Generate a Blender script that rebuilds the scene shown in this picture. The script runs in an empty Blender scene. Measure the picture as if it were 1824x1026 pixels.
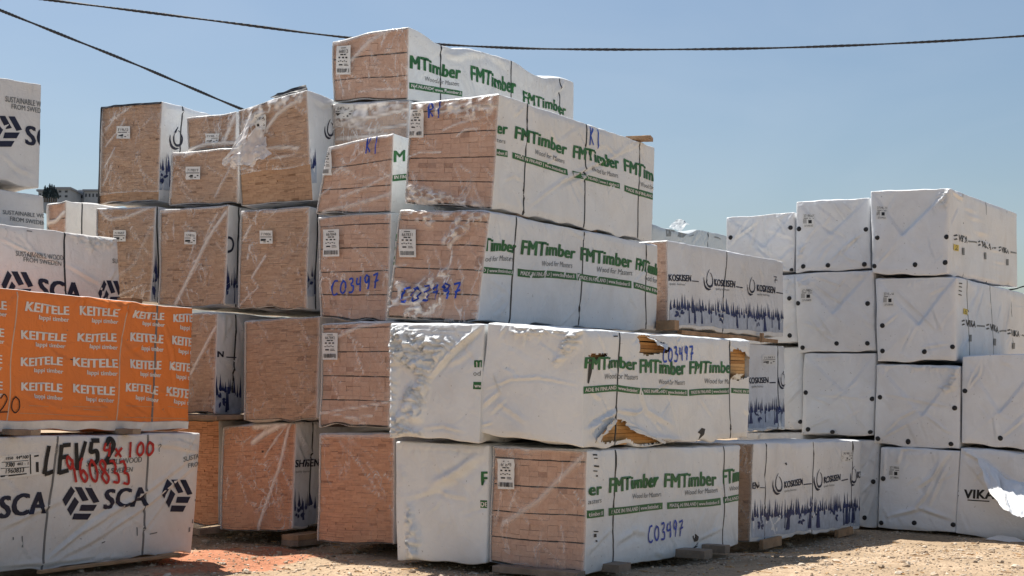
import bpy, bmesh, math, random
import numpy as np
from mathutils import Vector, Matrix, Euler

scene = bpy.context.scene
COL = scene.collection

# ------------------------------------------------------------------ camera
F = 2430.0            # focal length in photo pixels (photo 1824 x 1026)
TH = math.radians(4.635)
CAMZ = 1.65
cam_d = bpy.data.cameras.new('camera')
cam = bpy.data.objects.new('camera', cam_d)
COL.objects.link(cam)
cam.location = (0, 0, CAMZ)
cam.rotation_euler = (math.radians(90) + TH, 0, 0)
cam_d.sensor_width = 36
cam_d.lens = 36 * F / 1824
cam_d.clip_start = 0.1
cam_d.clip_end = 8000
scene.camera = cam

# ------------------------------------------------------------------ light
SUN_TRAVEL = Vector((0.31, -0.40, -1.0)).normalized()
ts = -SUN_TRAVEL
EL = math.asin(ts.z)
AZ = math.atan2(ts.x, ts.y)
world = bpy.data.worlds.new("World")
scene.world = world
world.use_nodes = True
wn = world.node_tree
bg = wn.nodes.get('Background') or wn.nodes.new('ShaderNodeBackground')
sky = wn.nodes.new('ShaderNodeTexSky')
sky.sky_type = 'NISHITA'
sky.sun_disc = False
sky.sun_elevation = EL
sky.sun_rotation = AZ
sky.altitude = 100
sky.air_density = 1.3
sky.dust_density = 1.6
sky.ozone_density = 3.4
# faint thin cloud veil in the sky
tcw = wn.nodes.new('ShaderNodeTexCoord')
mpw = wn.nodes.new('ShaderNodeMapping'); mpw.inputs['Scale'].default_value = (1.0, 1.0, 3.2)
nzw = wn.nodes.new('ShaderNodeTexNoise'); nzw.inputs['Scale'].default_value = 2.6; nzw.inputs['Detail'].default_value = 7; nzw.inputs['Distortion'].default_value = 0.8
rpw = wn.nodes.new('ShaderNodeMapRange'); rpw.inputs['From Min'].default_value = 0.42; rpw.inputs['From Max'].default_value = 0.75; rpw.inputs['To Max'].default_value = 0.14
mxw = wn.nodes.new('ShaderNodeMix'); mxw.data_type = 'RGBA'
wn.links.new(tcw.outputs['Generated'], mpw.inputs['Vector']); wn.links.new(mpw.outputs[0], nzw.inputs['Vector'])
wn.links.new(nzw.outputs['Fac'], rpw.inputs['Value']); wn.links.new(rpw.outputs[0], mxw.inputs['Factor'])
wn.links.new(sky.outputs[0], mxw.inputs['A']); mxw.inputs['B'].default_value = (6.6, 7.3, 8.2, 1)
wn.links.new(mxw.outputs['Result'], bg.inputs['Color'])
bg.inputs['Strength'].default_value = 0.063
sun_d = bpy.data.lights.new('sun', 'SUN')
sun_d.energy = 5.0
sun_d.angle = math.radians(0.5)
sun_d.color = (1.0, 0.95, 0.87)
sun = bpy.data.objects.new('sun', sun_d)
COL.objects.link(sun)
sun.rotation_euler = SUN_TRAVEL.to_track_quat('-Z', 'Y').to_euler()
sun.location = (0, 20, 40)
vs = scene.view_settings
vs.view_transform = 'Standard'
vs.look = 'None'
vs.exposure = 0.70
vs.gamma = 1
vs.use_curve_mapping = False
scene.cycles.max_bounces = 8
scene.cycles.diffuse_bounces = 4
scene.cycles.transparent_max_bounces = 12

# ------------------------------------------------------------------ helpers
def ray(px, py):
    a = (px - 912) / F
    b = (513 - py) / F
    return np.array([a, math.cos(TH) - b * math.sin(TH), math.sin(TH) + b * math.cos(TH)])

def at(px, py, d):
    r = ray(px, py)
    r = r * (d / r[1])
    return np.array([r[0], r[1], r[2] + CAMZ])

def project(p):
    x, y, z = p[0], p[1], p[2] - CAMZ
    f = y * math.cos(TH) + z * math.sin(TH)
    v = -y * math.sin(TH) + z * math.cos(TH)
    return 912 + F * x / f, 513 - F * v / f

def _hash(ix, iy, iz, seed):
    h = (ix.astype(np.int64) * 374761393 + iy.astype(np.int64) * 668265263 + iz.astype(np.int64) * 2147483647 + seed * 974711) & 0xffffffff
    h = ((h ^ (h >> 13)) * 1274126177) & 0xffffffff
    h = ((h ^ (h >> 16)) * 2246822519) & 0xffffffff
    return ((h ^ (h >> 15)) & 0xffffff) / float(0xffffff) * 2 - 1

def vnoise(p, seed=0):
    p = np.asarray(p, float)
    i = np.floor(p).astype(np.int64)
    f = p - i
    f = f * f * f * (f * (f * 6 - 15) + 10)
    r = 0
    for dx in (0, 1):
        wx = f[:, 0] if dx else 1 - f[:, 0]
        for dy in (0, 1):
            wy = f[:, 1] if dy else 1 - f[:, 1]
            for dz in (0, 1):
                wz = f[:, 2] if dz else 1 - f[:, 2]
                r = r + wx * wy * wz * _hash(i[:, 0] + dx, i[:, 1] + dy, i[:, 2] + dz, seed)
    return r

def smooth(x):
    x = np.clip(x, 0, 1)
    return x * x * (3 - 2 * x)

def seg_dist(s, t, a, b):
    ax, ay = a; bx, by = b
    dx, dy = bx - ax, by - ay
    l2 = dx * dx + dy * dy + 1e-12
    k = np.clip(((s - ax) * dx + (t - ay) * dy) / l2, 0, 1)
    return np.hypot(s - (ax + k * dx), t - (ay + k * dy)), k

def in_poly(s, t, poly):
    ins = np.zeros(s.shape, bool)
    n = len(poly)
    for i in range(n):
        x1, y1 = poly[i]; x2, y2 = poly[(i + 1) % n]
        c = ((y1 > t) != (y2 > t))
        with np.errstate(divide='ignore', invalid='ignore'):
            xx = (x2 - x1) * (t - y1) / ((y2 - y1) if y2 != y1 else 1e-9) + x1
        ins ^= c & (s < xx)
    return ins

def poly_mask(s, t, poly, soft=0.05):
    d = np.full(s.shape, 1e9)
    for i in range(len(poly)):
        dd, _ = seg_dist(s, t, poly[i], poly[(i + 1) % len(poly)])
        d = np.minimum(d, dd)
    d = np.where(in_poly(s, t, poly), d, -d)
    return smooth(d / soft * 0.5 + 0.5)

def mesh_obj(name, verts, faces, mat, parent=None, shade_smooth=True, attrs=None, mats=None, midx=None):
    me = bpy.data.meshes.new(name)
    me.from_pydata([tuple(v) for v in verts], [], [tuple(int(i) for i in f) for f in faces])
    for m in (mats or [mat]):
        me.materials.append(m)
    if midx is not None:
        me.polygons.foreach_set('material_index', np.asarray(midx, np.int32))
    me.polygons.foreach_set('use_smooth', np.full(len(me.polygons), shade_smooth))
    if attrs:
        for k, (dom, arr) in attrs.items():
            a = me.attributes.new(k, 'FLOAT', dom)
            a.data.foreach_set('value', np.asarray(arr, np.float32))
    me.update()
    o = bpy.data.objects.new(name, me)
    COL.objects.link(o)
    if parent is not None:
        o.parent = parent
        o.matrix_parent_inverse = Matrix.Translation(-Vector(parent.location))
    return o

def tag(o, label=None, cat=None, group=None, kind=None):
    if label: o['label'] = label
    if cat: o['category'] = cat
    if group: o['group'] = group
    if kind: o['kind'] = kind
    return o

# ------------------------------------------------------------------ materials
def new_mat(name):
    m = bpy.data.materials.new(name)
    m.use_nodes = True
    nt = m.node_tree
    return m, nt, nt.nodes['Principled BSDF'], nt.nodes, nt.links

def N(nodes, t, **kw):
    n = nodes.new(t)
    for k, v in kw.items():
        setattr(n, k, v)
    return n

def ramp(nodes, stops):
    r = nodes.new('ShaderNodeValToRGB')
    e = r.color_ramp.elements
    while len(e) > 1: e.remove(e[-1])
    e[0].position = stops[0][0]; e[0].color = (*stops[0][1], 1)
    for p, c in stops[1:]:
        x = e.new(p); x.color = (*c, 1)
    return r

def simple(name, col, rough=0.6, var=0.12, scale=8.0, spec=0.3, bump=0.0, bscale=60):
    m, nt, b, n, l = new_mat(name)
    tc = N(n, 'ShaderNodeTexCoord')
    no = N(n, 'ShaderNodeTexNoise'); no.inputs['Scale'].default_value = scale; no.inputs['Detail'].default_value = 5
    l.new(tc.outputs['Object'], no.inputs['Vector'])
    c0 = tuple(max(0, c * (1 - var)) for c in col); c1 = tuple(min(1, c * (1 + var)) for c in col)
    r = ramp(n, [(0.3, c0), (0.7, c1)])
    l.new(no.outputs['Fac'], r.inputs['Fac'])
    l.new(r.outputs['Color'], b.inputs['Base Color'])
    b.inputs['Roughness'].default_value = rough
    b.inputs['Specular IOR Level'].default_value = spec
    if bump:
        nb = N(n, 'ShaderNodeTexNoise'); nb.inputs['Scale'].default_value = bscale; nb.inputs['Detail'].default_value = 4
        l.new(tc.outputs['Object'], nb.inputs['Vector'])
        bp = N(n, 'ShaderNodeBump'); bp.inputs['Strength'].default_value = bump; bp.inputs['Distance'].default_value = 0.02
        l.new(nb.outputs['Fac'], bp.inputs['Height']); l.new(bp.outputs['Normal'], b.inputs['Normal'])
    return m

def wrap_mat(name, col, dirt=(0.42, 0.38, 0.33), dirt_amt=0.5, rough=0.42):
    """woven plastic wrapping sheet: faint weave, scuffs and dusty stains"""
    m, nt, b, n, l = new_mat(name)
    tc = N(n, 'ShaderNodeTexCoord')
    geo = N(n, 'ShaderNodeNewGeometry')
    no = N(n, 'ShaderNodeTexNoise'); no.inputs['Scale'].default_value = 1.7; no.inputs['Detail'].default_value = 8; no.inputs['Roughness'].default_value = 0.62; no.inputs['Distortion'].default_value = 0.6
    l.new(geo.outputs['Position'], no.inputs['Vector'])
    r = ramp(n, [(0.40, (0, 0, 0)), (0.75, (1, 1, 1))])
    l.new(no.outputs['Fac'], r.inputs['Fac'])
    ml = N(n, 'ShaderNodeMath', operation='MULTIPLY'); ml.inputs[1].default_value = dirt_amt
    l.new(r.outputs['Color'], ml.inputs[0])
    mx = N(n, 'ShaderNodeMix', data_type='RGBA')
    mx.inputs['A'].default_value = (*col, 1); mx.inputs['B'].default_value = (*dirt, 1)
    l.new(ml.outputs[0], mx.inputs['Factor'])
    # small specks of grit
    sp = N(n, 'ShaderNodeTexNoise'); sp.inputs['Scale'].default_value = 26; sp.inputs['Detail'].default_value = 2
    l.new(geo.outputs['Position'], sp.inputs['Vector'])
    rs = ramp(n, [(0.715, (0, 0, 0)), (0.76, (1, 1, 1))])
    l.new(sp.outputs['Fac'], rs.inputs['Fac'])
    m2 = N(n, 'ShaderNodeMath', operation='MULTIPLY'); m2.inputs[1].default_value = 0.55
    l.new(rs.outputs['Color'], m2.inputs[0])
    mx2 = N(n, 'ShaderNodeMix', data_type='RGBA')
    l.new(mx.outputs['Result'], mx2.inputs['A']); mx2.inputs['B'].default_value = (0.16, 0.14, 0.12, 1)
    l.new(m2.outputs[0], mx2.inputs['Factor'])
    l.new(mx2.outputs['Result'], b.inputs['Base Color'])
    b.inputs['Roughness'].default_value = rough
    b.inputs['Specular IOR Level'].default_value = 0.35
    # crumpled fine relief
    n1 = N(n, 'ShaderNodeTexNoise'); n1.inputs['Scale'].default_value = 8; n1.inputs['Detail'].default_value = 8; n1.inputs['Roughness'].default_value = 0.6; n1.inputs['Distortion'].default_value = 1.2
    l.new(geo.outputs['Position'], n1.inputs['Vector'])
    mp = N(n, 'ShaderNodeMapping'); mp.inputs['Rotation'].default_value = (0.5, 0.4, 0.7); mp.inputs['Scale'].default_value = (9, 9, 1.6)
    l.new(geo.outputs['Position'], mp.inputs['Vector'])
    n3 = N(n, 'ShaderNodeTexNoise'); n3.inputs['Scale'].default_value = 1.0; n3.inputs['Detail'].default_value = 4; n3.inputs['Distortion'].default_value = 0.7
    l.new(mp.outputs[0], n3.inputs['Vector'])
    ad = N(n, 'ShaderNodeMath', operation='MULTIPLY_ADD'); ad.inputs[1].default_value = 0.7
    l.new(n3.outputs['Fac'], ad.inputs[0]); l.new(n1.outputs['Fac'], ad.inputs[2])
    bp = N(n, 'ShaderNodeBump'); bp.inputs['Strength'].default_value = 0.5; bp.inputs['Distance'].default_value = 0.022
    l.new(ad.outputs[0], bp.inputs['Height']); l.new(bp.outputs['Normal'], b.inputs['Normal'])
    return m

def wood_mat(name, dark, mid, light, rough=0.75):
    m, nt, b, n, l = new_mat(name)
    geo = N(n, 'ShaderNodeNewGeometry')
    at_ = N(n, 'ShaderNodeAttribute'); at_.attribute_name = 'tone'
    no = N(n, 'ShaderNodeTexNoise'); no.inputs['Scale'].default_value = 30; no.inputs['Detail'].default_value = 6
    l.new(geo.outputs['Position'], no.inputs['Vector'])
    big = N(n, 'ShaderNodeTexNoise'); big.inputs['Scale'].default_value = 2.2; big.inputs['Detail'].default_value = 3
    l.new(geo.outputs['Position'], big.inputs['Vector'])
    a = N(n, 'ShaderNodeMath', operation='MULTIPLY_ADD'); a.inputs[1].default_value = 0.55
    l.new(no.outputs['Fac'], a.inputs[0]); l.new(at_.outputs['Fac'], a.inputs[2])
    a2 = N(n, 'ShaderNodeMath', operation='MULTIPLY_ADD'); a2.inputs[1].default_value = 0.5
    l.new(big.outputs['Fac'], a2.inputs[0]); l.new(a.outputs[0], a2.inputs[2])
    s = N(n, 'ShaderNodeMath', operation='SUBTRACT'); s.inputs[1].default_value = 0.52
    l.new(a2.outputs[0], s.inputs[0])
    r = ramp(n, [(0.0, dark), (0.5, mid), (1.0, light)])
    l.new(s.outputs[0], r.inputs['Fac'])
    l.new(r.outputs['Color'], b.inputs['Base Color'])
    b.inputs['Roughness'].default_value = rough
    b.inputs['Specular IOR Level'].default_value = 0.2
    bp = N(n, 'ShaderNodeBump'); bp.inputs['Strength'].default_value = 0.3; bp.inputs['Distance'].default_value = 0.01
    l.new(no.outputs['Fac'], bp.inputs['Height']); l.new(bp.outputs['Normal'], b.inputs['Normal'])
    return m

def film_mat(name, base=0.055, tint=(0.86, 0.84, 0.82)):
    """clear stretch film: see-through, milky where it is creased"""
    m, nt, b, n, l = new_mat(name)
    geo = N(n, 'ShaderNodeNewGeometry')
    at_ = N(n, 'ShaderNodeAttribute'); at_.attribute_name = 'haze'
    no = N(n, 'ShaderNodeTexNoise'); no.inputs['Scale'].default_value = 3.2; no.inputs['Detail'].default_value = 6; no.inputs['Distortion'].default_value = 1.2
    l.new(geo.outputs['Position'], no.inputs['Vector'])
    r = ramp(n, [(0.35, (0, 0, 0)), (0.8, (1, 1, 1))])
    l.new(no.outputs['Fac'], r.inputs['Fac'])
    a = N(n, 'ShaderNodeMath', operation='MULTIPLY_ADD'); a.inputs[1].default_value = 0.07; a.inputs[2].default_value = base
    l.new(r.outputs['Color'], a.inputs[0])
    a2 = N(n, 'ShaderNodeMath', operation='ADD', use_clamp=True)
    mpf = N(n, 'ShaderNodeMapping'); mpf.inputs['Rotation'].default_value = (0.35, 0.5, 0.2); mpf.inputs['Scale'].default_value = (1.0, 1.0, 0.55)
    l.new(geo.outputs['Position'], mpf.inputs['Vector'])
    na = N(n, 'ShaderNodeTexNoise'); na.inputs['Scale'].default_value = 3.4; na.inputs['Detail'].default_value = 4; na.inputs['Distortion'].default_value = 1.4
    l.new(mpf.outputs[0], na.inputs['Vector'])
    sb = N(n, 'ShaderNodeMath', operation='SUBTRACT'); sb.inputs[1].default_value = 0.5; l.new(na.outputs['Fac'], sb.inputs[0])
    ab = N(n, 'ShaderNodeMath', operation='ABSOLUTE'); l.new(sb.outputs[0], ab.inputs[0])
    ra = ramp(n, [(0.0, (1, 1, 1)), (0.022, (0, 0, 0))]); l.new(ab.outputs[0], ra.inputs['Fac'])
    nb_ = N(n, 'ShaderNodeTexNoise'); nb_.inputs['Scale'].default_value = 1.6; nb_.inputs['Detail'].default_value = 3
    l.new(geo.outputs['Position'], nb_.inputs['Vector'])
    rb = ramp(n, [(0.46, (0, 0, 0)), (0.66, (1, 1, 1))]); l.new(nb_.outputs['Fac'], rb.inputs['Fac'])
    mm = N(n, 'ShaderNodeMath', operation='MULTIPLY'); l.new(ra.outputs['Color'], mm.inputs[0]); l.new(rb.outputs['Color'], mm.inputs[1])
    mk = N(n, 'ShaderNodeMath', operation='MULTIPLY_ADD'); mk.inputs[1].default_value = 0.5; l.new(mm.outputs[0], mk.inputs[0]); l.new(at_.outputs['Fac'], mk.inputs[2])
    l.new(a.outputs[0], a2.inputs[0]); l.new(mk.outputs[0], a2.inputs[1])
    b.inputs['Base Color'].default_value = (*tint, 1)
    b.inputs['Roughness'].default_value = 0.25
    b.inputs['Specular IOR Level'].default_value = 0.5
    n1 = N(n, 'ShaderNodeTexNoise'); n1.inputs['Scale'].default_value = 9; n1.inputs['Detail'].default_value = 6; n1.inputs['Distortion'].default_value = 1.5
    l.new(geo.outputs['Position'], n1.inputs['Vector'])
    bp = N(n, 'ShaderNodeBump'); bp.inputs['Strength'].default_value = 0.5; bp.inputs['Distance'].default_value = 0.03
    l.new(n1.outputs['Fac'], bp.inputs['Height']); l.new(bp.outputs['Normal'], b.inputs['Normal'])
    tr = N(n, 'ShaderNodeBsdfTransparent')
    mx = N(n, 'ShaderNodeMixShader')
    l.new(a2.outputs[0], mx.inputs['Fac']); l.new(tr.outputs[0], mx.inputs[1]); l.new(b.outputs[0], mx.inputs[2])
    l.new(mx.outputs[0], n['Material Output'].inputs['Surface'])
    return m

M = {}
M['wrap_green'] = wrap_mat('white_wrap_green_print', (0.735, 0.765, 0.775), dirt_amt=0.3)
M['wrap_grey'] = wrap_mat('grey_white_wrap', (0.70, 0.69, 0.67), dirt=(0.48, 0.44, 0.40), dirt_amt=0.5)
M['wrap_blue'] = wrap_mat('white_wrap_tree_print', (0.71, 0.735, 0.755), dirt_amt=0.35)
M['wrap_plain'] = wrap_mat('plain_white_wrap', (0.735, 0.755, 0.775), dirt=(0.55, 0.52, 0.49), dirt_amt=0.5)
M['wrap_tarp'] = wrap_mat('grey_tarp', (0.42, 0.46, 0.48), dirt_amt=0.3)
M['wrap_orange'] = wrap_mat('orange_wrap', (0.80, 0.225, 0.045), dirt=(0.60, 0.19, 0.06), dirt_amt=0.5)
M['white_hem'] = simple('white_hem', (0.66, 0.64, 0.61), 0.5)
M['wood_pink'] = wood_mat('pink_brown_board_ends', (0.33, 0.19, 0.13), (0.53, 0.335, 0.24), (0.68, 0.48, 0.365))
M['wood_brown'] = wood_mat('brown_board_ends', (0.25, 0.147, 0.085), (0.45, 0.285, 0.18), (0.61, 0.42, 0.275))
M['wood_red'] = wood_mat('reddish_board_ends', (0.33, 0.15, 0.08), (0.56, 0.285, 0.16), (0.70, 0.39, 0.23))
M['wood_gold'] = wood_mat('golden_boards', (0.30, 0.15, 0.055), (0.50, 0.28, 0.11), (0.64, 0.41, 0.19))
M['dark_gap'] = simple('dark_gap', (0.03, 0.022, 0.018), 0.9)
M['film'] = film_mat('clear_film')
M['film_heavy'] = film_mat('milky_film', base=0.2)
M['strap'] = simple('dark_strap', (0.028, 0.03, 0.034), 0.4)
M['strap_pale'] = simple('pale_strap', (0.62, 0.45, 0.33), 0.5)
M['strap_grey'] = simple('grey_strap', (0.16, 0.16, 0.16), 0.45)
M['ink_green'] = simple('green_ink', (0.028, 0.135, 0.045), 0.5, var=0.25)
M['ink_navy'] = simple('navy_ink', (0.015, 0.018, 0.040), 0.5, var=0.3)
M['ink_tree'] = simple('navy_tree_ink', (0.018, 0.03, 0.11), 0.5, var=0.3)
M['ink_pale'] = simple('pale_blue_ink', (0.40, 0.45, 0.53), 0.5, var=0.15, scale=14)
M['ink_grey'] = simple('grey_ink', (0.17, 0.18, 0.18), 0.55, var=0.2)
M['ink_black'] = simple('black_ink', (0.022, 0.022, 0.024), 0.5, var=0.3)
M['ink_white'] = simple('white_ink', (0.74, 0.72, 0.69), 0.5, var=0.08)
M['ink_peach'] = simple('peach_ink', (0.60, 0.30, 0.15), 0.5)
M['marker_blue'] = simple('blue_marker', (0.012, 0.06, 0.42), 0.45, var=0.3)
M['spray_red'] = simple('red_spray_paint', (0.42, 0.030, 0.026), 0.6, var=0.25, scale=20)
M['spray_black'] = simple('black_spray_paint', (0.02, 0.019, 0.019), 0.6, var=0.3)
M['paper'] = simple('white_paper', (0.72, 0.72, 0.70), 0.7, var=0.05)
M['yellow'] = simple('yellow_sticker', (0.62, 0.47, 0.06), 0.5)
M['disc'] = simple('black_disc', (0.02, 0.02, 0.022), 0.45)
M['bearer'] = simple('bearer_wood', (0.34, 0.22, 0.13), 0.8, var=0.3, scale=5, bump=0.5, bscale=40)
M['bearer_grey'] = simple('weathered_bearer_wood', (0.24, 0.185, 0.14), 0.85, var=0.3, scale=5, bump=0.5, bscale=40)
M['cable'] = simple('cable_rubber', (0.02, 0.023, 0.03), 0.6)
M['black_sheet'] = simple('black_sheet', (0.018, 0.02, 0.026), 0.45)

# ------------------------------------------------------------------ text and strokes
_text_cache = {}
def text_geo(s, bold=0.0, shear=0.0, cut=0.35, space=1.0):
    key = (s, bold, shear, cut, space)
    if key in _text_cache: return _text_cache[key]
    cu = bpy.data.curves.new('tmp_text', 'FONT')
    cu.body = s; cu.size = 1.0; cu.offset = bold; cu.shear = shear
    cu.space_character = space; cu.resolution_u = 3; cu.dimensions = '2D'; cu.fill_mode = 'BOTH'
    ob = bpy.data.objects.new('tmp_text', cu)
    COL.objects.link(ob)
    dg = bpy.context.evaluated_depsgraph_get()
    me = bpy.data.meshes.new_from_object(ob.evaluated_get(dg))
    bm = bmesh.new(); bm.from_mesh(me)
    bpy.data.objects.remove(ob); bpy.data.curves.remove(cu); bpy.data.meshes.remove(me)
    xs = [v.co.x for v in bm.verts]; ys = [v.co.y for v in bm.verts]
    x0, x1 = min(xs), max(xs)
    cap = 0.69
    k = x0 + cut * cap
    while k < x1:
        bmesh.ops.bisect_plane(bm, geom=bm.verts[:] + bm.edges[:] + bm.faces[:], plane_co=(k, 0, 0), plane_no=(1, 0, 0)); k += cut * cap
    k = cut * cap
    while k < max(ys):
        bmesh.ops.bisect_plane(bm, geom=bm.verts[:] + bm.edges[:] + bm.faces[:], plane_co=(0, k, 0), plane_no=(0, 1, 0)); k += cut * cap
    bm.verts.ensure_lookup_table()
    v = np.array([((q.co.x - x0) / (x1 - x0), q.co.y / cap) for q in bm.verts])
    f = [[q.index for q in fc.verts] for fc in bm.faces]
    bm.free()
    _text_cache[key] = (v, f)
    return v, f

def poly_geo(pts, cut=0.06):
    bm = bmesh.new()
    vs_ = [bm.verts.new((p[0], p[1], 0)) for p in pts]
    bm.faces.new(vs_)
    bmesh.ops.triangulate(bm, faces=bm.faces[:])
    xs = [p[0] for p in pts]; ys = [p[1] for p in pts]
    for ax, (lo, hi) in ((0, (min(xs), max(xs))), (1, (min(ys), max(ys)))):
        k = math.floor(lo / cut) * cut + cut
        while k < hi:
            co = [0, 0, 0]; no = [0, 0, 0]; co[ax] = k; no[ax] = 1
            bmesh.ops.bisect_plane(bm, geom=bm.verts[:] + bm.edges[:] + bm.faces[:], plane_co=co, plane_no=no); k += cut
    bm.verts.ensure_lookup_table(); bm.verts.index_update()
    v = np.array([(q.co.x, q.co.y) for q in bm.verts])
    f = [[q.index for q in fc.verts] for fc in bm.faces]
    bm.free()
    return v, f

def catmull(pts, n=6):
    P = [np.array(p, float) for p in pts]
    P = [2 * P[0] - P[1]] + P + [2 * P[-1] - P[-2]]
    out = []
    for i in range(1, len(P) - 2):
        for k in range(n):
            t = k / n
            a, b, c, d = P[i - 1], P[i], P[i + 1], P[i + 2]
            out.append(0.5 * ((2 * b) + (-a + c) * t + (2 * a - 5 * b + 4 * c - d) * t * t + (-a + 3 * b - 3 * c + d) * t ** 3))
    out.append(P[-2])
    return np.array(out)

def ribbon_geo(pts, w, sm=True):
    """2D ribbon; w = width, or a list of widths along it"""
    p = catmull(pts) if sm and len(pts) > 2 else np.array(pts, float)
    if len(p) == 2:
        p = np.array([p[0] + (p[1] - p[0]) * k / 6 for k in range(7)])
    d = np.gradient(p, axis=0)
    d /= (np.linalg.norm(d, axis=1, keepdims=True) + 1e-9)
    nrm = np.stack([-d[:, 1], d[:, 0]], 1)
    ww = np.interp(np.linspace(0, 1, len(p)), np.linspace(0, 1, len(w)), w) if hasattr(w, '__len__') else np.full(len(p), w)
    v = np.concatenate([p + nrm * ww[:, None] / 2, p - nrm * ww[:, None] / 2])
    n = len(p)
    f = [[i, i + 1, n + i + 1, n + i] for i in range(n - 1)]
    return v, f

GL = {
 'C': [[(0.9, 0.95), (0.45, 0.9), (0.1, 0.5), (0.2, 0.08), (0.6, 0.02), (0.85, 0.12)]],
 '0': [[(0.5, 0.9), (0.15, 0.65), (0.12, 0.25), (0.45, 0.03), (0.82, 0.3), (0.8, 0.7), (0.5, 0.9), (0.38, 0.88)]],
 '3': [[(0.15, 0.92), (0.6, 0.97), (0.72, 0.72), (0.4, 0.52)], [(0.4, 0.52), (0.82, 0.4), (0.7, 0.06), (0.1, 0.05)]],
 '4': [[(0.2, 0.95), (0.12, 0.5), (0.75, 0.52)], [(0.72, 0.98), (0.66, 0.02)]],
 '9': [[(0.78, 0.8), (0.4, 0.98), (0.18, 0.72), (0.45, 0.5), (0.76, 0.75)], [(0.78, 0.9), (0.72, 0.4), (0.62, 0.0)]],
 '7': [[(0.1, 0.9), (0.8, 0.95)], [(0.8, 0.95), (0.55, 0.5), (0.42, 0.0)], [(0.3, 0.42), (0.95, 0.5)]],
 'K': [[(0.2, 1.0), (0.12, 0.0)], [(0.75, 0.98), (0.2, 0.5)], [(0.2, 0.5), (0.8, 0.05)]],
 'R': [[(0.25, 1.0), (0.15, 0.0)], [(0.25, 0.98), (0.75, 0.85), (0.6, 0.55), (0.2, 0.5)], [(0.2, 0.5), (0.5, 0.3), (0.8, 0.02)]],
 '1': [[(0.55, 1.0), (0.5, -0.08)]],
 '5': [[(0.85, 0.97), (0.25, 0.95)], [(0.25, 0.95), (0.2, 0.55), (0.65, 0.55), (0.75, 0.2), (0.4, 0.0), (0.1, 0.1)]],
 '2': [[(0.15, 0.75), (0.45, 1.0), (0.8, 0.75), (0.5, 0.35), (0.12, 0.03)], [(0.12, 0.03), (0.95, 0.08)]],
 '6': [[(0.75, 0.98), (0.3, 0.7), (0.15, 0.25), (0.45, 0.0), (0.8, 0.25), (0.5, 0.5), (0.2, 0.32)]],
 '8': [[(0.5, 0.5), (0.2, 0.75), (0.5, 0.98), (0.8, 0.75), (0.5, 0.5), (0.15, 0.25), (0.5, 0.0), (0.85, 0.25), (0.52, 0.52)]],
 'L': [[(0.3, 1.0), (0.15, 0.5), (0.12, 0.05)], [(0.12, 0.05), (0.85, 0.12)]],
 'E': [[(0.15, 1.0), (0.1, 0.0)], [(0.15, 0.98), (0.85, 0.98)], [(0.12, 0.52), (0.75, 0.55)], [(0.1, 0.02), (0.85, 0.08)]],
 'V': [[(0.08, 1.0), (0.4, 0.0)], [(0.4, 0.0), (0.95, 1.0)]],
 'x': [[(0.1, 0.6), (0.8, 0.0)], [(0.8, 0.62), (0.1, 0.0)]],
 '?': [[(0.1, 0.75), (0.45, 1.0), (0.75, 0.75), (0.45, 0.45), (0.42, 0.22)], [(0.4, 0.05), (0.42, 0.0)]],
}

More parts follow.
